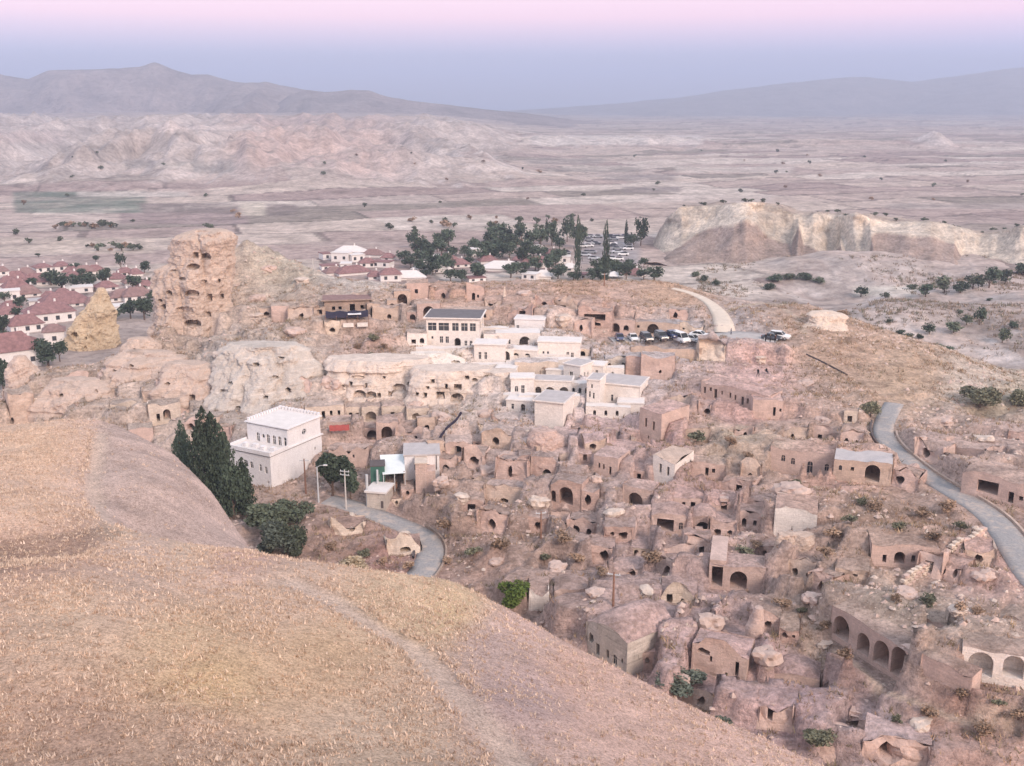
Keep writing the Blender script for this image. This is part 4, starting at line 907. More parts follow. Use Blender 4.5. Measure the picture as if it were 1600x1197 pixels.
b('roofless_house','roofless pale house with two tall windows below the large rose house',HS,1036,754,34,39,[(12,14,4,14,'w'),(24,12,4,14,'w')],m='white',roof='tan',yaw=-30,depth=6,bury=.6,rough=.06,jag=.55)
b('cave_dwelling','narrow rock door left of the roofless pale house',CH,998,758,20,20,[(10,1,6,13,'d')],m='pink',rough=.35,bury=1)
b('arched_vault','tall broken arch with a shadowed vault in the lower slope',RU,884,796,48,36,[(24,2,22,28,'a'),(4,4,8,18,'a')],m='pink',rough=.2,jag=.6,yaw=-16,room=5)
b('arched_vault','pale rounded arch with a filled back wall below the rock door',RU,995,800,46,36,[(20,2,23,27,'a')],m='rose',rough=.2,jag=.5,yaw=-16,room=2.5)
b('cave_dwelling','collapsed cave between the two arches of the lower slope',CH,922,803,28,28,[(10,4,10,18,'c')],m='pink',rough=.4,jag=.7)
b('cave_dwelling','two square holes cut under a smooth rose roof slope',CH,1106,748,52,24,[(24,3,5,13,'d'),(34,8,5,7,'w')],m='rose',roof='pearth',rough=.25,bury=1)
b('cave_dwelling','rose front with a window and a square door below the smooth roof slope',CH,1075,800,48,22,[(17,7,5,7,'w'),(31,2,7,13,'d')],m='rose',roof='pearth',rough=.2,bury=1)
b('cave_dwelling','rock mound with a big square cave mouth',CH,1046,834,58,28,[(22,2,26,19,'d'),(46,6,6,12,'v')],m='rose',roof='pearth',rough=.3,bulge=.25,bury=1,room=7)
b('cave_dwelling','black round cave mouth right of the square cave',CH,1098,840,38,30,[(18,2,21,21,'a')],m='rose',roof='pearth',rough=.35,bulge=.3,bury=1,room=9)
b('cave_dwelling','low twin black caves under a rock lip',CH,968,845,48,22,[(12,6,8,7,'c'),(29,1,15,13,'c')],m='pink',rough=.45,room=7)
b('cave_dwelling','two little arches side by side in a pale rock lump',CH,1001,873,30,17,[(8,1,7,11,'a'),(19,1,7,10,'a')],m='cream',rough=.35)
b('square_house','rose front with a tall square opening and a black arch',HS,1150,922,86,37,[(13,2,17,31,'d'),(46,1,26,28,'a')],m='rose',roof='pearth',rough=.12,jag=.3,room=8)
b('cave_dwelling','two small square holes right of the large rose house',CH,1090,689,38,18,[(12,4,8,8,'w'),(26,6,5,6,'w')],m='tan',rough=.4)
b('ruined_house','curved plain pink wall below the parking place',RU,991,590,28,30,[],m='pink',depth=4,rough=.25,bulge=.1,bury=.7)
b('ruined_house','square rose ruin with a black hole below the parking place',RU,1027,593,52,33,[(30,8,5,6,'c')],m='rose',depth=5,rough=.2,jag=.5,bury=.6)
b('ruined_house','grey stone ruin with two black holes between hotel and parking place',RU,965,583,40,22,[(7,6,6,9,'c'),(29,8,7,8,'c')],m='grey',rough=.4,jag=.8)
b('rubble_bank','tumbled pale stone bank right of the parking wall',RU,1112,562,46,26,[],m='cream',rough=.8,jag=1.2,lean=.6,bury=1)
b('parking_wall','low stone retaining wall in front of the parked cars','wall',1040,560,110,16,[],m='tan',rough=.25,jag=.35,lean=.1,bury=1,depth=2)
# ---- right hillside
b('square_house','rose house row with four arched windows below the village road',HS,1252,741,98,36,[(20,16,6,10,'v'),(35,13,6,10,'v'),(61,3,8,18,'v'),(86,9,6,11,'v')],m='rose',roof='pearth',yaw=-4,depth=5,jag=.3,rough=.08)
b('arched_stable','pale stable front with a deep round arch beside the road',HS,1346,753,86,32,[(10,14,5,8,'v'),(28,15,5,6,'w'),(58,2,22,26,'a')],m='tan',roof='greyroof',depth=5,jag=.3,rough=.15,room=7,bury=1)
b('white_wall_house','blind house end with a bright white wall on a rock mound',HS,1241,839,64,42,[],m='white',roof='pearth',depth=6,jag=.35,rough=.12,bury=.9)
rock('rock_pedestal','rough rounded rock carrying the bright white house end',[(834,1212,1270),(846,1206,1274),(866,1202,1276),(888,1198,1280)],'tan',na=90,nzs=40,rough=1.2,dr=.45,lean=.25)
b('square_house','sunken rose front with four square openings below the dry mound',HS,1412,884,98,32,[(20,3,6,12,'d'),(42,3,16,18,'a'),(62,6,6,11,'d'),(80,8,7,9,'d')],m='rose',roof='pearth',yaw=12,depth=4,jag=.25,rough=.1,bury=1)
b('square_house','brown-shadowed house with a wide porch recess at the right edge',HS,1556,782,104,36,[(38,7,30,19,'d'),(72,1,8,17,'d'),(86,8,6,7,'w')],m='rose',roof='earth',yaw=-16,depth=5,jag=.4,rough=.15,room=4)
b('ruined_house','low rose ruin wall above the porch house',RU,1502,726,56,26,[(8,10,4,7,'w'),(26,8,3,6,'w')],m='rose',roof='pearth',yaw=-22,depth=4,jag=.4)
b('ruined_house','scrap of a ruined wall with an open window by the road bend',RU,1328,664,20,18,[(9,3,7,10,'w')],m='cream',jag=.8,depth=2)
b('arcade_ruin','ruined arcade of four tall arches stepping down to the right',RU,1354,1034,122,50,[(18,6,26,34,'a'),(54,5,19,31,'a'),(81,5,22,36,'a'),(107,4,24,44,'a')],m='rose',roof='earth',yaw=-44,depth=3,jag=.2,rough=.08,room=4,bury=.95,down=3)
b('ruined_wall','plain pink wall linking the arcade to the white arches',RU,1476,1066,76,28,[],m='rose',yaw=-24,depth=2,jag=.4,rough=.1,bury=.8)
b('arcade_ruin','whitewashed pair of shallow arches at the right edge',RU,1560,1068,112,48,[(28,6,36,36,'a'),(74,11,30,34,'a'),(102,12,14,20,'a')],m='white',roof='earth',depth=4,jag=.25,rough=.08,room=1.4,bury=1,yaw=8)
b('cave_dwelling','wide low black lip of a cave in a rose dome',CH,1240,1090,74,32,[(34,10,48,12,'a')],m='rose',roof='pearth',rough=.35,bulge=.4,bury=1,room=3)
b('cave_church','grey cut rock face with doors and slit windows under a rose dome','cave church',946,1044,64,54,[(8,24,9,16,'c'),(20,12,6,18,'w'),(35,16,4,13,'w'),(46,12,6,15,'v'),(56,20,3,7,'w')],m='grey',roof='pearth',yaw=-46,depth=8,bulge=.45,rough=.15,jag=.2,bury=.9,down=3)
b('cave_dwelling','two slanting black cave holes in pale rock right of the grey face',CH,1004,1046,44,26,[(9,4,8,15,'c'),(29,8,8,11,'c')],m='rose',roof='pearth',rough=.3,bury=1)
b('cave_dwelling','smooth rose cut face with a black gable hole and a cracked door',CH,1122,1072,86,50,[(18,36,22,10,'c'),(30,28,4,9,'w'),(70,14,6,22,'d'),(54,12,4,5,'c')],m='rose',roof='pearth',rough=.2,jag=.8,yaw=-10,bury=1,room=4)
b('ruined_house','white-edged pale rock stump beside the green bush',RU,842,953,32,30,[(26,1,3,8,'c')],m='white',rough=.35,jag=.9,bury=.4)
b('cave_dwelling','pale rounded rock with a bricked-up arch near the green bush',CH,892,953,52,30,[(22,2,15,23,'a')],m='rose',rough=.35,bulge=.2,room=.5)
b('ruined_house','broken grey hollow between boulders in the gorge',RU,1060,950,56,26,[(14,3,11,18,'c'),(34,2,8,12,'c')],m='cream',rough=.45,jag=1.0)
b('cave_dwelling','small dark hole high on the gorge wall left of the arcade',CH,1232,1002,30,20,[(9,4,10,9,'c'),(22,6,6,6,'c')],m='pink',rough=.4)
b('cave_dwelling','low black slot with pale rim below the dry mound',CH,1330,905,50,16,[(12,3,6,5,'c'),(30,3,9,5,'c')],m='tan',rough=.4,bury=1)
b('cave_dwelling','dark square window in the grey gorge floor rock',CH,1212,1140,60,32,[(20,10,8,16,'w')],m='rose',roof='pearth',rough=.6,jag=.9,lean=.3,bury=1.02)
b('cave_dwelling','rounded cave hollow at the bottom edge of the gorge',CH,1398,1194,100,32,[(40,1,42,22,'c')],m='rose',roof='pearth',rough=.6,jag=.9,lean=.3,bury=1.02)
# ---- free-standing rocks
rock('castle_rock','tall pink castle rock honeycombed with cave windows',[(358,300,346),(364,287,362),(372,277,370),(384,276,366),(398,272,364),(410,264,362),(419,247,361),(440,243,360),(470,240,362),(492,237,368),(514,230,378)],'castle',
     [(306,399,8,9,'r'),(322,400,14,9,'a'),(302,417,20,9,'o'),(342,439,5,6,'o'),(300,458,22,9,'a'),(327,465,8,11,'r'),(264,458,9,7,'a'),(250,470,6,6,'o'),(256,480,6,8,'r'),(288,484,26,9,'a',1.2),(301,505,26,10,'a',3),(346,463,6,8,'r'),(285,436,10,6,'o',1.2),(318,440,10,5,'o',1),(270,424,9,5,'o',1),(323,491,12,8,'r',1.4)],na=230,nzs=130,rough=2.2,cat='rock tower',dr=.75,strata=.08,flute=1.5)
rock('rock_cone','pointed ochre rock cone with one cave window above the left town',[(450,152,162),(458,149,167),(470,142,171),(484,133,176),(497,120,179),(510,110,181),(530,102,184),(550,97,187),(572,92,192)],'yellow',
     [(116,524,10,9,'o'),(134,529,4,4,'o'),(133,544,5,5,'o',1),(138,556,18,5,'a',1.2)],na=150,nzs=90,rough=1.7,cat='rock cone')
rock('rock_spur','thin rose rock fin leaning in the gorge',[(949,1180,1191),(965,1174,1192),(985,1168,1190),(1005,1160,1182),(1028,1154,1174)],'rose',na=60,nzs=40,rough=.35,dr=1.2)
rock('rock_dome','smooth pale rock dome at the bottom of the gorge',[(1134,1290,1318),(1140,1275,1335),(1150,1262,1348),(1165,1250,1358),(1197,1236,1372)],'rose',na=80,nzs=40,rough=.35,strata=.1)
rock('rock_lump','lumpy brown rock between the ochre cone and the castle rock',[(528,205,232),(540,190,250),(556,178,262),(572,168,268)],'tan',[(210,548,6,5,'o',1)],na=80,nzs=40,rough=1.2)
rock('rock_lump','ragged rock teeth left of the ochre cone',[(556,24,38),(570,18,52),(590,14,70),(612,8,84)],'tan',na=80,nzs=40,rough=1.4)
rock('rock_pillow','white overhanging rock ledge on the far right slope',[(486,1268,1302),(491,1258,1318),(496,1262,1322),(503,1262,1320),(514,1254,1328)],'cream',na=80,nzs=44,rough=1.1,strata=.5,lean=.7,dr=.6)
rock('rock_lump','rose boulder hump under the blind tower',[(672,835,862),(684,826,880),(700,820,896),(716,816,904)],'pink',na=80,nzs=40,rough=.9)
rock('rock_lump','pale rock hump left of the roofed house ruin in the gorge',[(1150,1405,1440),(1165,1392,1456),(1190,1384,1470)],'rose',na=70,nzs=36,rough=.5)
# ---- the outcrops that give the slope its broken face
RO_ = [(760,690,30,16),(800,720,36,18),(770,745,40,20),(840,790,34,20),(800,810,30,16),(690,760,26,14),(930,760,24,16),(960,810,30,18),(1040,800,34,14),(650,640,24,12),(690,655,30,14),(760,655,34,16),
      (1160,840,34,20),(1180,790,40,22),(1240,770,46,18),(1130,880,30,14),(1080,900,34,14),(1010,930,30,14),(930,930,28,12),(1110,985,40,20),(1060,1010,34,16),(1200,1040,40,24),(1290,1010,26,12),(1270,940,34,14),(1300,900,26,12),
      (1420,930,36,12),(1500,960,34,12),(1540,900,30,12),(1130,1110,44,20),(1060,1075,36,16),(1330,1110,44,18),(1440,1150,40,16),(1520,1180,40,14),(870,890,30,12),(780,880,26,10),(720,780,24,12),(600,770,20,10),(640,750,20,10),
      (560,575,30,14),(520,600,34,16),(480,560,28,14),(350,560,34,18),(260,600,34,18),(170,590,36,18),(90,600,30,14),(400,500,26,12),(460,520,28,12),(540,530,24,10),(610,520,26,12),(820,460,24,8),(880,500,28,16),(900,480,22,12),(860,495,24,14),
      (1130,545,20,10),(1190,565,24,10),(1260,600,26,8),(1240,640,28,10),(1290,660,26,10),(1480,660,28,10),(1540,690,30,12),(1470,740,22,10),(1440,690,20,8),(420,420,26,10),(470,440,24,10),(390,440,30,14),(400,470,28,14)]
RO = [q for k, q in enumerate(RO_) if k % 4]
ICO = []
def make_boulders():
    for k in range(7):
        bm = bmesh.new(); bmesh.ops.create_icosphere(bm, subdivisions=3, radius=1)
        co = np.array([v.co[:] for v in bm.verts]); n_ = fbm(co[:, 0]*1.1+k*9, co[:, 1]*1.1, co[:, 2]*1.1, 5, 401, .65)*.85
        led = vnoise(co[:, 2]*4+k, co[:, 2]*0, 0, 403)*.10
        co = co*(1+n_+led)[:, None]; co[:, 2] = np.where(co[:, 2] > .45, .45+(co[:, 2]-.45)*.35, co[:, 2])
        for v, c in zip(bm.verts, co): v.co = c
        me = bpy.data.meshes.new('boulder'); bm.to_mesh(me); bm.free(); me.materials.append(M['rockc' if k in (2, 5) else 'rockp']); ICO.append(me)
make_boulders()

for lab, px, py, w, h in (('pale arched cellar front under the long wing',870,580,70,15),('pale step wall above the great brown arch',812,527,60,8),('pale garden wall right of the restaurant',775,524,40,8),('pale lower wall under the carved bay',836,606,76,10),('pale wall below the narrow tower house',950,652,70,14),('pale stair wall beside the gateway',812,584,44,14),('long pale terrace wall below the restaurant door',706,556,112,9),('pale terrace wall under the paired tall windows',776,586,96,13),('pale parapet wall above the carved bay',846,570,92,9),('pale stepped wall left of the arcade',800,602,52,12),
    ('broad pale retaining wall under the arcade',858,636,96,13),('pale wall between the corner house and the tower',908,618,40,16),('grey-white court wall right of the corner house',945,592,60,14),('pale wall below the white box house',850,545,50,10),('low pale wall at the lower left of the hotel terraces',806,632,40,12)):
    b('terrace_wall',lab,'wall',px,py,w,h+3,[(w*k_, 2, 4.5, min(9, h*.6), 'a') for k_ in ((.2, .45, .7) if h > 12 else ())],m='white',roof='whiteroof',depth=2.2,rough=.12,jag=.15,bury=.8)
for lab, px, py, w, h, ops in (('pale vaulted wall between the gateway and the long wing',816,567,46,18,[(13,2,9,12,'a'),(31,2,9,12,'a')]),('pale house with one window above the grey court',925,594,34,22,[(12,8,4,8,'g'),(24,8,4,8,'g')]),('pale block tucked behind the corner house',906,580,34,15,[(17,3,5,8,'g')]),
    ('pale house filling the gap left of the corner house',868,604,30,24,[(9,8,4,9,'g'),(20,8,4,9,'g')]),('small pale house with a round-headed door at the left of the terraces',789,598,32,19,[(15,1,7,13,'a')]),('pale lower house left of the blind tower',810,645,38,18,[(10,5,4,8,'g'),(26,2,7,12,'a')]),('pale arched cellar right of the restaurant base',752,553,30,12,[(15,1,9,9,'a')]),('pale ruin wall with a window under the grey roof',985,650,40,18,[(14,5,4,8,'w')])):
    b('hotel_wing',lab,'hotel',px,py,w,h,ops,m='white',roof='whiteroof',cornice=.15,depth=4,rough=.04,jag=0,bury=.8,yaw=random.uniform(-14, 4))
HOLES = [(470,500,'c'),(520,522,'c'),(604,500,'a'),(690,470,'c'),(770,480,'c'),(812,500,'w'),(885,488,'w'),(850,480,'c'),(910,520,'c'),(1060,500,'c'),(440,620,'c'),(470,612,'c'),(330,668,'c'),(300,676,'c'),(350,690,'a'),(640,690,'c'),(668,676,'a'),(690,720,'c'),(760,675,'a'),(776,700,'c'),(790,672,'c'),
 (700,745,'c'),(760,770,'c'),(785,790,'c'),(800,750,'c'),(850,745,'a'),(862,722,'c'),(880,705,'w'),(930,705,'c'),(950,690,'c'),(970,720,'d'),(1000,720,'c'),(840,830,'c'),(880,830,'c'),(910,840,'c'),(770,830,'c'),(940,880,'c'),(980,905,'c'),(1060,880,'c'),(1040,900,'a'),(1090,872,'d'),(1130,800,'w'),(1150,770,'d'),(1170,755,'c'),
 (1130,840,'c'),(1170,830,'a'),(1190,810,'c'),(1200,880,'c'),(1250,905,'c'),(1280,930,'c'),(1200,985,'c'),(1090,1000,'c'),(1140,1010,'c'),(1030,990,'c'),(1000,975,'c'),(1170,1085,'d'),(1090,1105,'c'),(1270,1115,'c'),(1340,1140,'w'),(1460,1000,'c'),(1480,905,'c'),(1530,880,'c'),(1580,990,'c'),(1410,760,'c'),(1450,720,'c'),(1550,720,'w'),(1590,700,'c'),
 (1100,650,'c'),(1060,640,'c'),(1240,690,'c'),(1290,690,'w'),(1160,690,'c'),(740,730,'c'),(660,720,'c'),(120,600,'c'),(70,640,'c'),(240,630,'w'),(280,655,'c'),(230,575,'c'),(1330,700,'c'),(1450,900,'w'),(860,600,'c')]
for k, (px, py, kd) in enumerate(HOLES):
    rq = random.Random(k); s_ = 1.0 if py < 700 else 1.35; w = rq.uniform(22, 44)*s_; h = rq.uniform(12, 20)*s_; ow = rq.uniform(6, 11)*s_; oh = min(h*.72, rq.uniform(7, 13)*s_)
    ops = [(w*rq.uniform(.35, .65), 1, ow, oh, kd)]
    if rq.random() < .4 and w > 34: ops = [(w*.28, 1, ow*.8, oh, kd), (w*.72, 3, ow*.6, oh*.7, 'w' if kd != 'c' else 'c')]
    root = b('cave_dwelling', 'x', CH, px, py, w, h, ops, m=rq.choice(['pink','rose','tan','cream'] if px < 800 else ['pink','rose','rose','tan']), rough=rq.uniform(.3, .6), jag=rq.uniform(.5, 1.1), lean=rq.uniform(.1, .45), bury=1.02, yaw=rq.uniform(-28, 12), roof='earth', room=6)
    LMK.pop(); HROOT.append((root, px, py, kd))
stamp_blocks()
for P_, hw_, sk_ in RST[:5]: carve(P_, hw_, sk_, 1.6)
# the pale dirt road runs down onto the parking place
P_, hw_ = ROADS['dirt']; z_ = vill.h(P_[:, 0], P_[:, 1])
for _ in range(3):
    zp = np.r_[np.repeat(z_[:1], 3), z_, np.repeat(z_[-1:], 3)]; z_ = np.convolve(zp, np.ones(7)/7, 'valid')
P_ = P_.copy(); P_[:, 2] = z_+.05; ROADS['dirt'] = (P_, hw_); carve(P_, hw_, .05, 2.0); carve(*ROADS['park'], .05, 1.6)
P_[:, 2] = np.minimum(P_[:, 2], vill.h(P_[:, 0], P_[:, 1])+.06)
USED = set()
def where(px, py, head):
    """a label that ties a thing to the nearest labelled dwelling"""
    for X, Y, lab in sorted(LMK, key=lambda q: (q[0]-px)**2+((q[1]-py)*1.3)**2):
        dx, dy = px-X, py-(Y-12); rel = ('left of' if dx < 0 else 'right of') if abs(dx) > abs(dy)*1.3 else ('above' if dy < 0 else 'below')
        words = (head+' '+rel+' the '+lab).split(); t_ = ' '.join(words)
        if len(words) <= 16 and t_ not in USED: USED.add(t_); return t_
    return head
for r_, px_, py_, kd_ in HROOT:
    r_['label'] = where(px_, py_, {'c': 'small cave', 'a': 'small arch', 'w': 'small window cave', 'd': 'rock doorway'}[kd_])
for o_ in bpy.data.objects:
    for k_ in ('_h', '_w'):
        if k_ in o_: del o_[k_]
# ---- outcrops placed on the finished slope
rr = random.Random(5)
for i, (px, py, w, h) in enumerate(RO):
    P = vill.hit(px, py); sx, sz = scale_at(P); o = bpy.data.objects.new('rock_outcrop', ICO[i % 7]); COL.objects.link(o)
    o.location = (P.x, P.y+.4*w/sx*.5, P.z); o.scale = (w/sx/2, w/sx/2*rr.uniform(.7, 1.1), h/sz*.8); o.rotation_euler = (rr.uniform(-.15, .15), rr.uniform(-.15, .15), rr.uniform(0, 6.3))
    tag(o, where(px, py, 'rock outcrop'), 'rock', 'rock outcrops in the village slope')
# ================================================================== ROADS
def ribbon(name, P, hw, m, lift=.05, label=None):
    d_ = np.gradient(P[:, :2], axis=0); d_ /= np.linalg.norm(d_, axis=1)[:, None]; nrm = np.c_[-d_[:, 1], d_[:, 0]]
    V = []; K5 = (-1, -.5, 0, .5, 1)
    for k in K5: V.append(np.c_[P[:, :2]+nrm*(hw*k)[:, None], P[:, 2]+lift+.06*(1-k*k)])
    V.append(np.c_[P[:, :2]+nrm*(hw*1.02)[:, None], P[:, 2]-.4]); V.insert(0, np.c_[P[:, :2]-nrm*(hw*1.02)[:, None], P[:, 2]-.4])
    A = np.stack(V, 1); n, k = A.shape[:2]; A = A.reshape(-1, 3)
    f = grid_faces(k, n)[:, ::-1]
    o = mesh_np(name, A, f, m); tag(o, kind='structure'); return o
for k_, nm_, m_, l_ in (('lower', 'road', 'asphalt', .05), ('right', 'road', 'asphalt', .05), ('park', 'parking_place', 'greydirt', .12), ('dirt', 'dirt_road', 'dirt', .09)):
    ribbon(nm_, *ROADS[k_], M[m_], l_)
def kerb_run(name, label, cat, road, i0, i1, side, h, wd, m, gap=.25):
    P, hw = ROADS[road]; n = len(P); P = P[int(n*i0):int(n*i1)]; hw = hw[int(n*i0):int(n*i1)]
    d_ = np.gradient(P[:, :2], axis=0); d_ /= np.linalg.norm(d_, axis=1)[:, None]; nr = np.c_[-d_[:, 1], d_[:, 0]]*side
    a = P[:, :2]+nr*(hw+gap)[:, None]; b_ = P[:, :2]+nr*(hw+gap+wd)[:, None]; z = P[:, 2]
    V = np.stack([np.c_[a, z-.6], np.c_[a, z+h], np.c_[b_, z+h], np.c_[b_, z-.6]], 1).reshape(-1, 3)
    f = grid_faces(4, len(P)); o = mesh_np(name, V, f if side > 0 else f[:, ::-1], M[m], smooth=False); tag(o, label, cat); return o
kerb_run('road_wall','low dark wall on the inside of the valley road bend','wall','lower',.55,.78,-1,.45,.3,'trim')
kerb_run('road_wall','low dark edge wall outside the valley road bend','wall','lower',.45,1.0,1,.35,.3,'brown')
kerb_run('road_wall','dark edge wall beside the right-hand road','wall','right',.60,.85,1,.5,.3,'trim')
kerb_run('road_wall','low stone edge on the outer side of the right-hand road','wall','right',.05,.8,-1,.3,.35,'tan')
kerb_run('guard_rail','long dark guard rail where the upper road climbs to the parking','guard rail','upper',.25,.62,1,.28,.10,'trim')
# ---- stone retaining wall below the right-hand road: laid stones one by one
W0, W1 = vill.hit(1412, 916), vill.hit(1540, 838)
root = empty('stone_wall', W0); tag(root, 'long dry-stone retaining wall slanting below the right-hand road', 'wall')
stone_me = []
for k in range(5):
    bm = bmesh.new(); bmesh.ops.create_cube(bm, size=1); bmesh.ops.bevel(bm, geom=bm.edges[:], offset=.14, segments=1, affect='EDGES')
    for v in bm.verts: v.co += Vector((random.uniform(-.07, .07), random.uniform(-.07, .07), random.uniform(-.07, .07)))
    me = bpy.data.meshes.new('stone'); bm.to_mesh(me); bm.free(); me.materials.append(M['rose' if k % 2 else 'cream']); stone_me.append(me)
L = (W1-W0).length; nS = int(L/.75); dirv = (W1-W0)/L; rzw = math.atan2(dirv.y, dirv.x)
for i in range(nS):
    for j in range(4):
        o = bpy.data.objects.new('stone', stone_me[(i*3+j*2) % 5]); COL.objects.link(o); o.parent = root
        p = dirv*((i+.5*(j % 2))*.75); gz = float(vill.h(W0.x+p.x, W0.y+p.y))-W0.z
        o.location = (p.x, p.y+random.uniform(-.05, .05)+j*.08, max(p.z, gz)*.5+p.z*.5-.3+j*.42); o.rotation_euler = (0, 0, rzw+random.uniform(-.1, .1)); o.scale = (.8*random.uniform(.85, 1.05), .7, .44*random.uniform(.85, 1.1))
# ================================================================== SMALL BUILT THINGS
def face_cam(P): return -math.atan2(P.x, P.y)
P = vill.hit(543, 513); r = empty('tent', P, face_cam(P)); tag(r, 'black canvas tent awning in front of the red-roofed stone house', 'tent')
sx, sz = scale_at(P); w_ = 66/sx; n = 12; v = []
for j in range(4):
    for i in range(n+1): v.append((-w_/2+w_*i/n, j*1.6, 2.1+[-.35, .5, .55, -.2][j]+.25*math.cos(i*2*math.pi/4)*(.6 if j in (1, 2) else .25)))
mesh('canopy', v, [(j*(n+1)+i, j*(n+1)+i+1, (j+1)*(n+1)+i+1, (j+1)*(n+1)+i) for j in range(3) for i in range(n)], M['black'], r, True)
MB().box(.2, 3.2, -.1, 1.8, 2.35, 2.45).build('white_panel', M['lime'], r)
for i in range(5): MB().tube([(-w_/2+w_*i/4, .1, -.6), (-w_/2+w_*i/4, .1, 2.1)], .06, 6).build('pole', M['wood'], r)
for i in range(3): MB().box(-w_/2+.6+i*w_/3, -w_/2+w_/3+i*w_/3-.2, -.5, -.2, -.4, .5).build('low_bench', M['white'], r)
P = vill.hit(532, 676); sx, sz = scale_at(P); r = empty('cloth_awning', P+Vector((0, -.9, 0)), face_cam(P)); tag(r, 'red cloth awning hung over the low stall below the cream row', 'awning')
v = [(-1.8+.3*i, -.0-.9*j/3, 1.75-.28*j+.05*math.sin(i*1.7)) for j in range(4) for i in range(13)]
mesh('cloth', v, [(j*13+i, j*13+i+1, (j+1)*13+i+1, (j+1)*13+i) for j in range(3) for i in range(12)], M['red'], r, True)
for s in (-1.7, 1.7): MB().tube([(s, -.85, -.4), (s, -.85, .95)], .04, 6).build('pole', M['wood'], r)
# service yard by the valley road
def custom(name, label, cat, px, py, yaw=0):
    P = vill.hit(px, py); r = empty(name, P, face_cam(P)+R(yaw)); tag(r, label, cat); sx, sz = scale_at(P); return r, 1/sx, 1/sz
r, u, q = custom('service_house', 'white service house with a flat grey roof above the carport', 'house', 660, 752)
MB().box(-27*u, 27*u, 0, 6, -2, 40*q).build('wall', M['lime'], r)
MB().box(-27*u-.2, 27*u+.2, -.2, 6.2, 40*q, 40*q+.25).build('roof', M['greyroof'], r)
MB().box(22*u, 23.2*u, -.16, -.02, 18*q, 42*q).build('drain_pipe', M['trim'], r)
for k in (-1, 1): MB().box(k*8*u-.4, k*8*u+.4, -.06, .05, 18*q, 26*q).build('window', M['glass'], r)
r, u, q = custom('retaining_block', 'rose plastered block stepping down in front of the service house', 'wall', 664, 771)
mb = MB(); mb.box(-14*u, 4*u, 0, 4, -2, 46*q).box(4*u, 17*u, .1, 4, -2, 34*q); mb.build('wall', M['rose'], r); MB().box(-14*u-.1, 4*u+.1, -.1, 4.1, 46*q, 46*q+.15).build('coping', M['cream'], r)
r, u, q = custom('carport', 'carport with a pale sloping tin roof on thin posts', 'carport', 617, 762)
mesh('tin_roof', [(-18*u, -2.2, 27*q), (17*u, -2.2, 28*q), (15*u, 3, 41*q), (-22*u, 3, 41*q), (-18*u, -2.2, 27*q+.1), (17*u, -2.2, 28*q+.1), (15*u, 3, 41*q+.1), (-22*u, 3, 41*q+.1)], [(0,3,2,1),(4,5,6,7),(0,1,5,4),(1,2,6,5),(2,3,7,6),(3,0,4,7)], M['tin'], r)
for x in (-17, 0, 16): MB().tube([(x*u, -2, -1), (x*u, -2, 28*q)], .08, 8).build('post', M['metal'], r)
MB().box(-17*u, 16*u, 2.6, 3, -1, 38*q).build('back_wall', M['green'], r); MB().box(14*u, 16*u, -2, 2.6, -1, 30*q).build('side_wall', M['brown'], r)
MB().box(-4*u, 4*u, -1, 0, 0, .9).build('stored_bench', M['wood'], r)
r, u, q = custom('site_container', 'dark green metal container left of the carport', 'container', 591, 760)
mb = MB()
for k in range(14): mb.box(-11*u+22*u*k/14, -11*u+22*u*(k+.6)/14, -.05, 0, .1, 29*q)
mb.box(-11*u, 11*u, 0, 3, -.8, 30*q); mb.build('shell', M['green'], r); MB().box(-11*u-.1, 11*u+.1, -.1, 3.1, 30*q, 30*q+.12).build('lid', M['trim'], r); MB().box(2*u, 2.4*u, -.12, -.05, 1, 2).build('handle', M['metal'], r)
r, u, q = custom('pump_house', 'grey concrete pump house with white slab roof at the road side', 'house', 588, 797, -20)
MB().box(-15*u, 15*u, 0, 4, -1.5, 26*q).build('wall', M['grey'], r); MB().box(-15*u-.3, 15*u+.3, -.3, 4.3, 26*q, 26*q+.3).build('slab_roof', M['whiteroof'], r)
MB().box(8*u, 12*u, -.05, .1, 3*q, 14*q).build('doorway', M['trim'], r)
MB().tube([(-15*u, .3, -1), (-15*u, .3, 52*q)], .22, 10).build('vent_pipe', M['metal'], r); MB().tube([(-8*u, 3.4, 0), (-8*u, 3.4, 50*q)], .18, 10).build('vent_pipe', M['metal'], r)
a, c = vill.hit(688, 700), vill.hit(721, 658); mb = MB(); pts = [(a+(c-a)*t_+Vector((0, 0, 1.6+.3*math.sin(t_*6)))) for t_ in np.linspace(0, 1, 12)]
mb.tube([p-a for p in pts], .22, 8); r = empty('handrail', a); tag(r, 'thick black pipe climbing the slope behind the service house', 'pipe'); mb.build('pipe', M['black'], r)
for k in (0, 3, 6, 9, 11): MB().tube([pts[k]-a, pts[k]-a+Vector((0, 0, -2.4))], .07, 6).build('support', M['metal'], r)
# poles and lamps
def pole(name, label, px, py, hpx, arms=2, lamp=False, sheet=None, cat='utility pole', m='conc'):
    P = (sheet or vill).hit(px, py); sx, sz = scale_at(P); h = hpx/sz; r = empty(name, P, random.uniform(-.4, .4)); tag(r, label, cat)
    MB().tube([(0, 0, -.8), (0, 0, h)], [.17, .10], 10).build('shaft', M[m], r)
    for k in range(arms):
        a = MB().box(-.8, .8, -.06, .06, h-.35-.6*k, h-.23-.6*k).build('crossarm', M['metal'], r)
        for x in (-.7, 0, .7): MB().tube([(x, 0, h-.23-.6*k), (x, 0, h-.03-.6*k)], .05, 6).build('insulator', M['lime'], a)
    if lamp:
        MB().tube([(0, 0, h-.1), (.5, 0, h+.25), (1.3, 0, h+.35)], .05, 6).build('lamp_arm', M['metal'], r)
        MB().box(1.1, 1.75, -.14, .14, h+.27, h+.42).build('lamp_head', M['lime'], r)
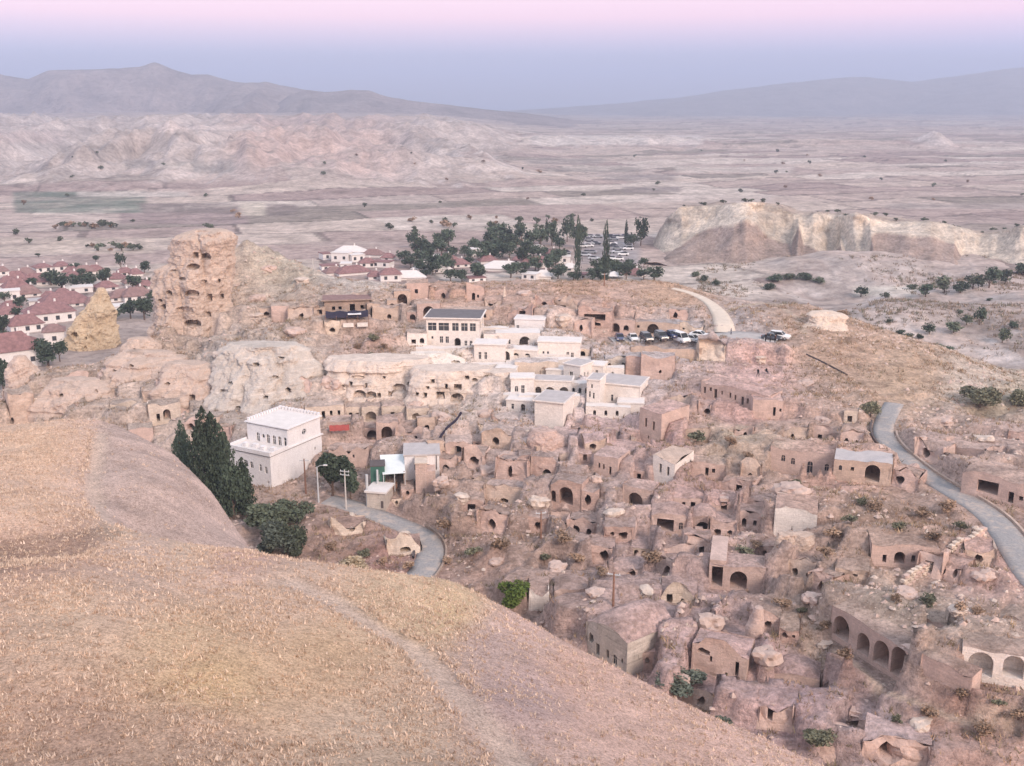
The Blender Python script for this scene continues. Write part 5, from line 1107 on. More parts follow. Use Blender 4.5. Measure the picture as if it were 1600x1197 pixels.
pole('utility_pole', 'pale concrete utility pole with crossarms at the start of the valley road', 541, 797, 62)
pole('street_lamp', 'street lamp with one arm in front of the leafy tree', 498, 785, 55, 0, True, cat='street lamp', m='metal')
pole('utility_pole', 'thin brown wooden pole beside the white hotel corner', 478, 772, 54, 1, m='wood')
pole('utility_pole', 'thin dark pole standing in the gorge', 958, 948, 52, 1, m='wood')
pole('utility_pole', 'thin dark pole in the scrub left of the twin arches', 845, 842, 42, 1, m='wood')
pole('utility_pole', 'pole on the ridge in front of the tall town poplar', 944, 447, 20, 1, m='wood')
pole('utility_pole', 'pole on the bare crest behind the castle rock', 488, 398, 16, 0, m='conc')
# ================================================================== VEHICLES
PAINT = {}
def paint(nm, c):
    m, t, b = mat('paint_'+nm); b.inputs['Base Color'].default_value = (*c, 1); b.inputs['Roughness'].default_value = .3; b.inputs['Specular IOR Level'].default_value = .5
    if 'Coat Weight' in b.inputs: b.inputs['Coat Weight'].default_value = .5
    PAINT[nm] = m
for nm, c in (('white', (.78,.78,.78)), ('black', (.02,.02,.024)), ('blue', (.03,.04,.12)), ('silver', (.48,.50,.53)), ('dark', (.05,.055,.07)), ('red', (.3,.03,.03)), ('grey', (.25,.26,.28))): paint(nm, c)
M['tyre'] = simple('tyre_rubber', (.02,.02,.02), .2, 3); M['rim'] = simple('wheel_rim', (.45,.46,.48), .1, 3, rough=.4); M['lamp'] = simple('lamp_lens', (.75,.75,.72), .05, 3, rough=.2); M['tail'] = simple('tail_lens', (.35,.02,.02), .05, 3, rough=.3)
def loft_body(secs, w, mb, mi=0, inset=.82):
    """secs: (y, z_low, z_high); box-like body, narrower at the top edge"""
    v, f = [], []
    for y, a, b_ in secs:
        m_ = a+(b_-a)*.55; v += [(-w/2*.94, y, a), (-w/2, y, m_), (-w/2*inset, y, b_), (w/2*inset, y, b_), (w/2, y, m_), (w/2*.94, y, a)]
    n = len(secs)
    for i in range(n-1):
        for k in range(6): f.append((i*6+k, (i+1)*6+k, (i+1)*6+(k+1) % 6, i*6+(k+1) % 6))
    f += [(0, 1, 2, 3, 4, 5), tuple(range((n-1)*6, n*6))[::-1]]; mb.add(v, f, mi)
CARS = {'sedan': dict(L=4.4, W=1.8, body=[(-2.2,.42,.62),(-2.1,.30,.80),(-1.2,.28,.95),(-.9,.28,.97),(1.3,.28,1.0),(2.1,.30,.95),(2.2,.42,.75)], cab=[(-1.0,.96,.98),(-.35,.96,1.44),(.9,.96,1.46),(1.6,.96,1.02)], wz=(-1.35,1.35)),
        'suv': dict(L=4.6, W=1.88, body=[(-2.3,.5,.75),(-2.2,.36,1.0),(-1.2,.34,1.12),(2.2,.34,1.15),(2.3,.5,.9)], cab=[(-1.05,1.11,1.14),(-.45,1.11,1.68),(1.9,1.11,1.70),(2.2,1.11,1.2)], wz=(-1.4,1.4)),
        'van': dict(L=5.2, W=2.0, body=[(-2.6,.45,.8),(-2.5,.34,1.05),(-1.9,.34,1.25),(2.55,.34,1.3),(2.6,.4,1.2)], cab=[(-1.9,1.24,1.3),(-1.15,1.24,2.1),(2.4,1.24,2.12),(2.58,1.24,1.35)], wz=(-1.65,1.6))}
def car(kind, colour, label, P, rz, group=None):
    S = CARS[kind]; r = empty('parked_car' if kind != 'van' else 'parked_van', P, rz); tag(r, label, 'car' if kind != 'van' else 'van', group)
    mb = MB(); loft_body(S['body'], S['W'], mb); mb.build('body', PAINT[colour], r)
    g = MB(); loft_body(S['cab'], S['W']*.93, g, 0, .84); cb = g.build('windows', M['carglass'], r)
    c = S['cab']; mb = MB(); mb.box(-S['W']*.39, S['W']*.39, c[1][0]+.05, c[2][0]-.02, c[1][2]-.02, c[2][2]+.05)
    for s in (-1, 1):
        for (y0, z0), (y1, z1) in (((c[0][0], c[0][1]), (c[1][0], c[1][2])), ((c[3][0], c[3][1]), (c[2][0], c[2][2])), (((c[1][0]+c[2][0])/2, c[1][1]), ((c[1][0]+c[2][0])/2, c[1][2]))):
            mb.tube([(s*S['W']*.455, y0, z0), (s*S['W']*.40, y1, z1)], .045, 5)
    mb.build('roof', PAINT[colour], r)
    for y in S['wz']:
        for s in (-1, 1):
            x = s*(S['W']/2-.12); w_ = MB().tube([(x-.11, y, .33), (x+.11, y, .33)], .33, 14).build('wheel', M['tyre'], r)
            MB().tube([(x+s*.10, y, .33), (x+s*.125, y, .33)], .2, 10).build('rim', M['rim'], w_)
    yf = S['body'][0][0]; yb = S['body'][-1][0]
    for s in (-1, 1):
        MB().box(s*S['W']*.36-.16, s*S['W']*.36+.16, yf-.02, yf+.12, .64, .80).build('headlight', M['lamp'], r)
        MB().box(s*S['W']*.38-.10, s*S['W']*.38+.10, yb-.1, yb+.02, .72, .95).build('tail_light', M['tail'], r)
    MB().box(-.5, .5, yf-.03, yf+.05, .45, .58).build('grille', M['trim'], r)
    return r
def on_road(px, py, lift=.16):
    P = vill.hit(px, py); return Vector((P.x, P.y, P.z+lift))
for kind, c, px, py, a, lab in (('sedan','blue',968,533,8,'dark blue car parked at the left end of the row'),('sedan','white',989,533,14,'small white car second from the left in the parked row'),
    ('suv','black',1010,534,20,'black car parked in front of the dark round arch'),('suv','dark',1033,533,22,'dark grey car with a pale windscreen next to the black car'),('sedan','blue',1050,529,30,'dark blue car half hidden behind the white van'),
    ('van','white',1062,536,38,'white van parked among the cars on the ridge'),('sedan','silver',1082,536,62,'long silver car beside the white van'),('sedan','white',1093,530,70,'pale car behind the silver car at the right end of the row'),
    ('suv','white',1218,531,75,'white car standing by people on the right of the parking place'),('sedan','dark',1206,532,75,'dark car in front of the white car at the right of the parking')):
    P = on_road(px, py); car(kind, c, lab, P, face_cam(P)+R(a), 'cars on the ridge parking place')
# ================================================================== PEOPLE
def person(label, px, py, top, legs, step=.35, lean=0, sitting=False, rz=0, sheet=None):
    P = vill.hit(px, py); r = empty('person', P+Vector((0, 0, .02)), rz); tag(r, label, 'person')
    bm = bmesh.new(); J = {}
    pts = dict(pelvis=(0,0,.95,.13), waist=(0,-.01,1.12,.13), chest=(lean*.5,-.02,1.32,.155), neck=(lean*.7,-.03,1.50,.06), head0=(lean*.8,-.05,1.58,.085), head1=(lean*.8,-.05,1.70,.09),
               shl=(-.19,-.02,1.40,.075), ell=(-.25,.04,1.13,.055), hal=(-.23,-.10,.92,.045), shr=(.19,-.02,1.40,.075), elr=(.26,.02,1.13,.055), har=(.22,-.14,.93,.045),
               hil=(-.10,0,.88,.095), knl=(-.11,-step*.6,.50,.07), anl=(-.11,-step*.5,.09,.05), tol=(-.11,-step*.5-.15,.04,.045), hir=(.10,0,.88,.095), knr=(.11,step*.25,.50,.07), anr=(.11,step*.75,.10,.05), tor=(.11,step*.75-.14,.04,.045))
    if sitting:
        pts.update(knl=(-.12,-.42,.92,.075), anl=(-.12,-.45,.50,.05), tol=(-.12,-.6,.46,.045), knr=(.12,-.42,.90,.075), anr=(.12,-.48,.50,.05), tor=(.12,-.62,.46,.045))
    vs_ = {k: bm.verts.new(p[:3]) for k, p in pts.items()}
    for a, c in (('pelvis','waist'),('waist','chest'),('chest','neck'),('neck','head0'),('head0','head1'),('chest','shl'),('shl','ell'),('ell','hal'),('chest','shr'),('shr','elr'),('elr','har'),('pelvis','hil'),('hil','knl'),('knl','anl'),('anl','tol'),('pelvis','hir'),('hir','knr'),('knr','anr'),('anr','tor')): bm.edges.new((vs_[a], vs_[c]))
    me = bpy.data.meshes.new('body'); bm.to_mesh(me); bm.free(); o = bpy.data.objects.new('body', me); COL.objects.link(o); o.parent = r
    if sitting: o.location.z = -.46
    md = o.modifiers.new('skin', 'SKIN'); sv = me.skin_vertices[0].data
    for i, k in enumerate(pts): sv[i].radius = (pts[k][3], pts[k][3]*(.75 if k in ('chest', 'waist', 'pelvis') else 1)); sv[i].use_root = (k == 'pelvis')
    o.modifiers.new('sub', 'SUBSURF').levels = 1; o.modifiers['sub'].render_levels = 2
    m, t, bs = mat('clothes'); tcn = t.nodes.new('ShaderNodeTexCoord'); s = t.nodes.new('ShaderNodeSeparateXYZ'); t.links.new(tcn.outputs['Object'], s.inputs[0])
    z = mathn(t, 'DIVIDE', s.outputs['Z'], 2.0); rp = rampn(t, z, [(0, (.03,.03,.03)), (.06, legs), (.47, top), (.755, (.45,.28,.2)), (.84, (.03,.02,.02))]); t.links.new(rp, bs.inputs['Base Color'])
    [n_ for n_ in t.nodes if n_.type == 'VALTORGB'][0].color_ramp.interpolation = 'CONSTANT'
    me.materials.append(m)
BK = (.015,.015,.018)
person('person all in black walking on the rose slope below the parking', 1184, 589, BK, BK, .35, rz=2.2)
person('person in dark clothes sitting on the rose slope below the parking', 1197, 584, BK, (.05,.05,.08), sitting=True, rz=.6)
person('person in black standing left of the white car', 1196, 534, BK, BK, .1, rz=.4)
person('person in a dark jacket standing close to the white car', 1203, 536, (.05,.05,.06), BK, .12, rz=1.2)
person('person in brown and black between the two right-hand cars', 1211, 536, (.10,.05,.04), BK, .15, rz=2.0)
person('person in dark clothes standing tall behind the parked black car', 1041, 529, (.03,.03,.06), BK, .1, rz=.2)
person('person in grey at the edge of the dirt road', 1142, 524, (.2,.2,.22), (.1,.1,.12), .3, rz=1.0)
# ================================================================== TREES AND SHRUBS
def leafmat(nm, c, var=.5):
    m, t, b = mat(nm); p = pos(t); n_ = nz(t, 1.3, 4, .6, p)
    g = t.nodes.new('ShaderNodeObjectInfo'); q = mathn(t, 'ADD', mathn(t, 'MULTIPLY', n_, .75), mathn(t, 'MULTIPLY', g.outputs['Random'], .3))
    t.links.new(rampn(t, q, [(.3, tuple(x*(1-var) for x in c)), (.75, tuple(x*(1+var) for x in c))]), b.inputs['Base Color']); return m
LEAF = {'dark': leafmat('leaf_dark', (.075,.10,.07)), 'mid': leafmat('leaf_mid', (.11,.13,.09)), 'olive': leafmat('leaf_olive', (.16,.16,.11)), 'dry': leafmat('leaf_dry', (.30,.21,.15)), 'grey': leafmat('leaf_greygreen', (.13,.15,.12)), 'vivid': leafmat('leaf_vivid', (.10,.14,.035)), 'straw': leafmat('leaf_straw', (.36,.29,.20))}
M['bark'] = simple('bark', (.13,.09,.07), .3, 4)
def crown_mesh(kind, n, seed, leaf):
    g = np.random.default_rng(seed); 
    if kind == 'poplar':
        nb = 8; sa = g.random(nb)*6.283; so_ = .27*np.sqrt(g.random(nb)); so_[0] = .03; sh_ = .66+.30*g.random(nb); sh_[0] = 1.0; sr_ = .17+.07*g.random(nb); k = g.integers(0, nb, n)
        z = g.random(n)**.8; prof = np.clip(1-z**5, 0, 1)**.7*(.62+.38*np.minimum(1, z*3)); rad = sr_[k]*prof*g.random(n)**.4*(1+.22*np.sin(z*23+k)); a = g.random(n)*6.283
        c = np.c_[so_[k]*(1-.35*z)*np.cos(sa[k])+rad*np.cos(a), so_[k]*(1-.35*z)*np.sin(sa[k])+rad*np.sin(a), .03+z*.97*sh_[k]]
    else:
        nb = 9 if kind == 'round' else 7; cs = g.normal(size=(nb, 3)); cs /= np.linalg.norm(cs, axis=1)[:, None]; cs *= (g.random(nb)**.5*.33)[:, None]; cs[:, 2] = cs[:, 2]*.8+(.60 if kind == 'round' else .42)
        rs = .15+.13*g.random(nb); k = g.integers(0, nb, n); d_ = g.normal(size=(n, 3)); d_ /= np.linalg.norm(d_, axis=1)[:, None]
        c = cs[k]+d_*(rs[k]*(g.random(n)**.45))[:, None]; c[:, 2] = np.clip(c[:, 2], .03, 1.0)
    u = g.normal(size=(n, 3)); u /= np.linalg.norm(u, axis=1)[:, None]; w = g.normal(size=(n, 3)); w -= (w*u).sum(1)[:, None]*u; w /= np.linalg.norm(w, axis=1)[:, None]
    s = (leaf*(.6+.8*g.random(n)))[:, None]
    V = np.stack([c-u*s*.6-w*s*.35, c+u*s*.1-w*s*.55, c+u*s*.75, c-u*s*.05+w*s*.55], 1).reshape(-1, 3)
    return V, np.arange(4*n).reshape(-1, 4)
def trunk_mb(kind, seed):
    g = random.Random(seed); mb = MB(); top = .85 if kind == 'poplar' else .55
    mb.tube([(0, 0, -.08), (.01, .005, top*.4), (g.uniform(-.02, .02), 0, top)], [.035, .026, .008], 7)
    if kind != 'poplar':
        for k in range(5):
            a = g.uniform(0, 6.28); z = g.uniform(.18, .4); mb.tube([(0, 0, z), (.14*math.cos(a), .14*math.sin(a), z+.16), (.28*math.cos(a), .28*math.sin(a), z+.28)], [.016, .010, .004], 5)
    else:
        for k in range(6):
            a = g.uniform(0, 6.28); z = g.uniform(.1, .7); mb.tube([(0, 0, z), (.12*math.cos(a), .12*math.sin(a), z+.12)], [.010, .003], 5)
    return mb
TREE = {}
def tree_data(kind, n, seed, leaf, lm):
    key = (kind, n, seed, lm)
    if key not in TREE:
        V, f = crown_mesh(kind, n, seed, leaf); o = mesh_np('crown', V, f, LEAF[lm], smooth=False); me = o.data; bpy.data.objects.remove(o)
        t = trunk_mb(kind, seed); tm = bpy.data.meshes.new('trunk'); tm.from_pydata(t.v, [], t.f); tm.update(); tm.materials.append(M['bark']); TREE[key] = (me, tm)
    return TREE[key]
def tree(name, label, P, w, h, kind='round', n=500, seed=1, leaf=.06, lm='dark', group=None, cat='tree'):
    cm, tm = tree_data(kind, n, seed, leaf, lm); r = empty(name, P, random.uniform(0, 6.28)); tag(r, label, cat, group)
    for nm_, me in (('crown', cm), ('trunk', tm)):
        o = bpy.data.objects.new(nm_, me); COL.objects.link(o); o.parent = r; o.scale = (w, w, h)
    return r
def vtree(px, py, w, h, label, **kw):
    P = vill.hit(px, py); sx, sz = scale_at(P); return tree(kw.pop('name', 'tree'), label, P, w/sx*1.12, h/sz, **kw)
vtree(291, 768, 46, 108, 'slim dark cypress-like poplar at the left of the group', name='poplar_tree', kind='poplar', n=5200, seed=3, leaf=.030)
vtree(330, 806, 74, 166, 'tallest dark poplar in front of the white hotel', name='poplar_tree', kind='poplar', n=9000, seed=4, leaf=.024)
vtree(352, 806, 62, 140, 'broad dark poplar behind the tallest one', name='poplar_tree', kind='poplar', n=7000, seed=5, leaf=.026)
vtree(384, 800, 58, 84, 'lower dark poplar covering the hotel corner', name='poplar_tree', kind='poplar', n=5000, seed=6, leaf=.034)
vtree(366, 812, 44, 90, 'leafy dark tree at the foot of the poplars', kind='round', n=3500, seed=8, leaf=.05)
vtree(520, 776, 62, 70, 'leafy dark tree behind the street lamp', kind='round', n=4200, seed=9, leaf=.05)
vtree(548, 780, 34, 52, 'small dark tree right of the leafy tree', kind='round', n=2200, seed=10, leaf=.06)
vtree(420, 826, 84, 52, 'dark green thicket below the white hotel', name='shrub', kind='bush', n=3600, seed=11, leaf=.05, cat='shrub', lm='mid')
vtree(455, 812, 60, 40, 'dark thicket at the hotel road edge', name='shrub', kind='bush', n=2600, seed=12, leaf=.055, cat='shrub', lm='mid')
vtree(425, 866, 76, 58, 'pale grey-green willow bush above the hill edge', name='shrub', kind='bush', n=3600, seed=13, leaf=.045, cat='shrub', lm='grey')
vtree(462, 868, 56, 54, 'dark round bush right of the willow bush', name='shrub', kind='bush', n=3000, seed=14, leaf=.05, cat='shrub', lm='mid')
vtree(800, 948, 66, 42, 'vivid green bush at the edge of the near hill', name='shrub', kind='bush', n=3000, seed=15, leaf=.045, cat='shrub', lm='vivid')
vtree(545, 898, 70, 32, 'straw-coloured dry bush behind the hill crest', name='shrub', kind='bush', n=1800, seed=16, leaf=.05, cat='shrub', lm='straw')
vtree(1360, 652, 30, 34, 'olive bush beside the right-hand road bend', name='shrub', kind='bush', n=1600, seed=17, leaf=.06, cat='shrub', lm='olive')
vtree(1530, 636, 62, 40, 'large olive bush on the right slope', name='shrub', kind='bush', n=2400, seed=18, leaf=.05, cat='shrub', lm='olive')
vtree(1590, 634, 44, 34, 'olive bush at the right edge of the picture', name='shrub', kind='bush', n=1800, seed=19, leaf=.055, cat='shrub', lm='olive')
vtree(1063, 1092, 84, 34, 'grey-green bushes in the gorge at the hill foot', name='shrub', kind='bush', n=2600, seed=20, leaf=.05, cat='shrub', lm='grey')
vtree(1280, 1166, 62, 26, 'dark shrub in front of the pale dome', name='shrub', kind='bush', n=1800, seed=21, leaf=.055, cat='shrub', lm='olive')
vtree(1120, 1140, 60, 24, 'grey shrub beside the hill edge in the gorge', name='shrub', kind='bush', n=1600, seed=22, leaf=.055, cat='shrub', lm='grey')
rr = random.Random(11)
DRY = [(1330,820),(1370,800),(1300,840),(1400,830),(1440,810),(1460,850),(1350,790),(1290,870),(1500,960),(1450,955),(1400,940),(1530,960),(1560,1110),(1500,1100),(1450,1120),(1400,1140),(1540,1150),(1590,1130),(1350,1010),(1320,1040),(1290,990),(1250,960),(1220,950),
       (600,880),(570,870),(640,890),(700,880),(740,870),(520,860),(780,860),(850,880),(900,880),(940,900),(580,560),(560,545),(600,545),(585,535),(880,850),(700,830),(1090,690),(1140,700),(1170,720),(1240,760),(1330,880),(1480,800),(1500,830),(1320,480),(1180,860),(1160,870),(1020,880)]
for i, (px, py) in enumerate(DRY):
    s = rr.uniform(16, 30)*(.6 if py < 620 else 1); vtree(px, py, s*1.3, s*.75, where(px, py, 'dry bush'), name='shrub', kind='bush', n=420, seed=30+i % 5, leaf=.085, cat='shrub', lm='dry' if i % 3 else 'olive', group='dry bushes on the village slope')
# ---- the town on the plain
def ptree(px, py, w, h, label, **kw):
    P = plain_at(px, py); sx, sz = scale_at(P); P.z -= .1; f_ = 1.3 if py > 340 and px < 1050 else 1.15; return tree(kw.pop('name', 'tree'), label, P, w/sx*f_, h/sz*f_*.95, **kw)
TL = 'dark leafy tree among the houses of the left town'; TR = 'dark leafy tree among the houses of the town behind the ridge'; TV = 'dark bushy tree in the dry valley below the cliffs'
for i, (px, py, w, h) in enumerate([(80,446,26,22),(97,458,32,30),(120,452,28,20),(140,450,26,20),(165,446,22,24),(190,426,16,28),(208,452,26,20),(226,500,32,34),(204,498,28,24),(76,572,42,34),(94,565,26,28),(8,474,18,16),(5,528,26,34),(5,558,20,20),(86,486,20,12),(6,612,26,40),(14,600,16,22),(40,590,24,16),(160,470,20,12),(240,470,20,16),(180,500,22,14),(115,425,14,10),(150,410,12,10),(60,402,10,6),(10,540,18,22),(232,448,18,14)]):
    ptree(px, py, w, h, TL, kind='round', n=900 if py > 480 else 520, seed=50+i % 6, leaf=.07, group='trees of the left town')
for i, (px, py, w, h) in enumerate([(765,384,20,18),(780,388,24,22),(800,392,28,28),(815,380,22,26),(830,392,28,28),(845,384,22,24),(822,402,28,22),(785,402,26,20),(768,398,22,18),(755,394,18,14),(690,398,26,18),(668,402,26,22),(650,400,24,18),(660,414,28,20),(632,408,24,18),(642,420,26,18),(675,418,24,16),(704,440,26,18),(722,440,24,16),(735,404,16,12),(707,400,18,14),(726,400,18,14),(798,434,30,20),(820,424,20,14),(868,418,22,24),(872,436,30,18),(896,438,24,14),(925,438,26,16),(983,420,18,14),(1006,418,16,14),(1022,440,30,20),(1006,436,22,14),(905,388,26,38),(886,378,20,32),(862,384,22,34),(874,392,20,20),(1001,384,24,36),(990,386,20,18),(850,400,20,14),(880,410,18,18),(750,436,24,14),(665,434,20,12)]):
    ptree(px, py, w, h, TR, kind='round', n=520, seed=56+i % 6, leaf=.075, group='trees of the town behind the ridge')
rt = random.Random(21)
for i in range(58):
    px, py = rt.uniform(640, 900), 0; py = rt.uniform(384, 436) if px < 740 else rt.uniform(372, 438)
    if i > 46: px, py = rt.uniform(905, 1015), rt.uniform(416, 440)
    s = rt.uniform(14, 26); ptree(px, py, s, s*rt.uniform(.7, 1.1), TR, kind='round', n=420, seed=56+i % 6, leaf=.08, group='trees of the town behind the ridge')
for i in range(16):
    px, py = rt.uniform(0, 235), rt.uniform(424, 500); s = rt.uniform(12, 22); ptree(px, py, s, s*.8, TL, kind='round', n=420, seed=50+i % 6, leaf=.08, group='trees of the left town')
for px, py, w, h, lab in ((902,438,12,82,'tall dark poplar at the left of the car park behind the ridge'),(946,446,13,82,'tallest dark poplar in the middle of the far car park'),(978,382,8,32,'thin poplar at the back of the far car park'),(767,366,7,18,'leftmost small far poplar above the town trees'),(787,368,7,18,'second small far poplar above the town trees'),(811,368,8,24,'rightmost small far poplar above the town trees'),(854,378,9,30,'poplar top rising from the dense town grove'),(893,372,10,28,'pointed poplar beside the round town crowns')):
    ptree(px, py, w, h, lab, name='poplar_tree', kind='poplar', n=900, seed=5, leaf=.055)
VT = [(1345,464,24,16),(1383,466,15,12),(1446,464,28,22),(1475,458,32,24),(1500,458,28,18),(1520,452,32,22),(1545,450,34,30),(1570,444,28,24),(1592,430,22,18),(1425,452,18,10),(1215,440,32,14),(1236,437,30,12),(1260,436,30,12),(1282,442,24,10),(1200,452,24,12),(1510,508,20,16),(1530,508,20,26),(1490,520,34,18),(1452,522,24,16),(1420,530,18,12),(1436,530,16,10),(1370,524,20,12),(1405,524,20,12),(1566,536,24,22),(1430,558,34,18),(1462,558,38,20),(1482,552,24,14),(1100,440,20,12),(1120,446,16,10),(1085,432,18,10),(1580,512,22,12),(1500,490,14,8),(1545,470,12,6),(1390,505,12,8),(1340,512,10,7)]
def ordn(k):
    a = 'first second third fourth fifth sixth seventh eighth ninth tenth eleventh twelfth thirteenth fourteenth fifteenth sixteenth seventeenth eighteenth nineteenth twentieth'.split()
    return a[k] if k < 20 else ({2: 'twenty', 3: 'thirty'}[(k+1)//10]+'-'+a[(k+1) % 10-1] if (k+1) % 10 else 'thirtieth')
for i, (px, py, w, h) in enumerate(VT):
    ptree(px, py, w, h, (ordn(sorted(VT).index((px, py, w, h)))+' bushy tree from the left in the dry valley below the cliffs'), name='tree', kind='bush' if h < 15 else 'round', n=520, seed=62+i % 5, leaf=.08, lm='mid' if i % 2 else 'dark', group='trees in the dry valley')
for i in range(104):
    rrow = rr.random(); px = rr.uniform(0, 1600); py = 236+rr.random()**1.2*150 if px < 1000 else 236+rr.random()**1.2*80
    if i < 14: px, py = 88+i*7+rr.uniform(-3, 3), 356+rr.uniform(-3, 2)
    elif i < 24: px, py = 110+i*9-100, 390+rr.uniform(-5, 3)
    elif i < 44: px, py = 640+rr.random()*300, 340+rr.random()*22
    s = rr.uniform(6, 13)*(.45+(py-220)/200*.7); ptree(px, py, s*1.25, s, 'small dark bush dotted on the wide plain', name='shrub', kind='bush', n=140, seed=70+i % 4, leaf=.13, lm='mid' if i % 3 else 'dry', group='bushes dotted on the plain', cat='shrub')
def mesa_pt(px, t):
    i = int(np.clip((px-1008)/1.6, 0, MV.shape[1]-1)); j = top_rows+int(t*4); return Vector([float(q) for q in MV[j, i]])
for i in range(46):
    px = rr.uniform(1060, 1600); P = mesa_pt(px, rr.random()); sx, sz = scale_at(P); s = rr.uniform(6, 12)
    tree('shrub', 'small dark shrub on top of the cliff plateau', P-Vector((0, 0, .2)), s*1.3/sx, s*.75/sz, kind='bush', n=140, seed=70+i % 4, leaf=.13, lm='mid', group='shrubs on the cliff plateau', cat='shrub')
def house(px, py, w, hw, hr, roof='tile', label='', group=None, yaw=0, wm='house', depth=None, rtype='hip', win=True):
    P = plain_at(px, py); sx, sz = scale_at(P); P.z -= .2; W_ = w/sx; h = hw/sz; rh = hr/sz*.62; D = depth or max(6, W_*.62); r = empty('town_house', P, face_cam(P)+R(yaw)); tag(r, label, 'house', group)
    MB().box(-W_/2, W_/2, 0, D, -1.5, h).build('wall', M[wm], r)
    if rtype == 'flat': MB().box(-W_/2-.3, W_/2+.3, -.3, D+.3, h, h+.3).build('roof', M[roof], r)
    else:
        e_ = .5; x0, x1, y0, y1 = -W_/2-e_, W_/2+e_, -e_, D+e_; rx = min(D/2, W_*.4)*(1 if rtype == 'hip' else 0); 
        v = [(x0,y0,h),(x1,y0,h),(x1,y1,h),(x0,y1,h),(x0+rx,D/2,h+rh+.8),(x1-rx,D/2,h+rh+.8),(x0,y0,h-.15),(x1,y0,h-.15),(x1,y1,h-.15),(x0,y1,h-.15)]
        ro = mesh('roof', v, [(0,1,5,4),(1,2,5),(2,3,4,5),(3,0,4),(0,6,7,1),(1,7,8,2),(2,8,9,3),(3,9,6,0),(6,9,8,7)], M[roof], r)
        MB().box(W_*.15-.3, W_*.15+.3, D*.5, D*.5+.5, h+.4, h+rh+1.7).build('chimney', M['house'], ro)
    if win and hw >= 6:
        n = max(1, int(W_/3.2)); fl = max(1, int(h/3.0))
        for k in range(n):
            for f_ in range(fl):
                x = -W_/2+W_*(k+.5)/n; z = h*(f_+.32)/fl; wn = MB().box(x-.62, x+.62, -.06, .05, z, z+min(1.4, h/fl*.5)).build('window', M['trim'], r); MB().box(x-.5, x+.5, -.09, -.06, z+.1, z+min(1.4, h/fl*.5)-.1).build('pane', M['glass'], wn)
for q in [(28,576,70,29,34,'tile','large two-storey white house with a broad red roof at the left edge'),(44,520,48,14,16,'tile','white house with two windows under a red roof behind the large left house'),(82,505,70,17,16,'tile','long white house with red roof left of the ochre rock cone'),
          (86,538,30,21,8,'tile2','bright white angular house beside the foot of the ochre cone'),(105,480,76,6,20,'tile','wide red roof just left of the ochre cone tip'),(46,464,34,6,14,'tile2','brown-roofed house above the wide red roof in the left town'),
          (28,455,36,7,14,'tile','red-roofed house behind the flat white one at the left'),(196,470,42,7,12,'tile2','brown-roofed house right behind the ochre cone tip'),(218,470,44,9,14,'tile2','white house with grey-brown roof next to the castle rock')]:
    house(*q, yaw=random.uniform(-14, 14))
for q in [(15,472,32,17,3,'whiteroof','flat white house at the far left of the left town'),(125,458,38,9,3,'whiteroof','long low white building behind the wide red roof'),(60,478,26,8,3,'greyroof','low grey flat-roofed shed in the left town'),(184,486,32,7,2,'whiteroof','low white flat building right of the ochre cone')]:
    house(*q, rtype='flat')
GL = 'houses of the left town'
for q in [(55,446,38,6,15),(24,440,32,5,13),(70,426,24,9,4),(97,424,20,9,5),(134,430,32,6,10),(110,430,22,6,8),(150,428,26,6,8),(195,432,22,7,6),(6,430,16,7,6),(170,455,30,7,9),(62,494,34,6,12),(10,498,24,8,10),(230,452,26,6,8),(85,444,24,5,9),(12,446,22,6,8),(40,432,26,5,9),(118,438,24,5,9),(180,440,22,5,8),(215,432,18,5,7),(98,466,24,6,9),(20,486,26,6,10),(160,488,24,6,9),(75,470,22,6,8),(36,545,30,8,10),(150,478,26,5,9),(206,446,20,5,7)]:
    house(*q, roof='tile' if random.random() < .7 else 'tile2', label='small white house with a reddish roof farther back in the left town', group=GL, yaw=random.uniform(-20, 20))
GC = 'houses of the town behind the ridge'
for q in [(531,409,28,14,4),(512,406,14,10,3),(560,409,22,11,5),(516,422,26,7,5),(540,420,16,8,4),(575,418,24,8,6),(594,418,30,9,4),(556,430,54,5,10),(611,440,32,12,9),(586,437,20,6,7),(546,398,46,5,9),(580,402,30,5,8),(640,438,50,5,10),(604,408,18,6,6),(525,430,30,5,8)]:
    house(*q, roof='tile' if random.random() < .6 else ('whiteroof' if random.random() < .5 else 'tile2'), label='small pale house in the village cluster left of the far trees', group='houses in the far village cluster', yaw=random.uniform(-25, 25), rtype='hip' if q[4] > 5 else 'flat')
for q in [(746,400,18,11,3),(841,394,15,9,3),(838,418,46,9,8),(782,424,64,5,11),(826,437,24,9,4),(848,436,26,5,9),(911,436,22,7,3),(986,432,34,4,9),(746,440,28,6,4),(866,402,22,6,7),(701,414,34,9,8),(690,426,32,6,9),(736,392,16,6,5),(700,398,18,6,5),(722,418,26,6,8),(765,412,28,5,8),(812,412,24,6,8),(890,424,20,6,6),(655,426,26,6,8),(680,406,18,6,5)]:
    house(*q, roof='tile' if random.random() < .6 else 'whiteroof', label='small house with pale walls among the trees behind the ridge', group=GC, yaw=random.uniform(-25, 25), rtype='hip' if q[4] > 5 else 'flat')
house(882,412,18,11,3,'whiteroof','plain white box building beside the tall poplar of the town',rtype='flat')
P = plain_at(959, 437); sx, sz = scale_at(P); r = empty('marquee', P, face_cam(P)); tag(r, 'white pointed marquee roof below the far car park', 'tent'); w_ = 30/sx; h = 5/sz
mesh('canopy', [(-w_/2,0,h),(w_/2,0,h),(w_/2,w_*.7,h),(-w_/2,w_*.7,h),(0,w_*.35,h*2.4)], [(0,1,4),(1,2,4),(2,3,4),(3,0,4)], M['lime'], r)
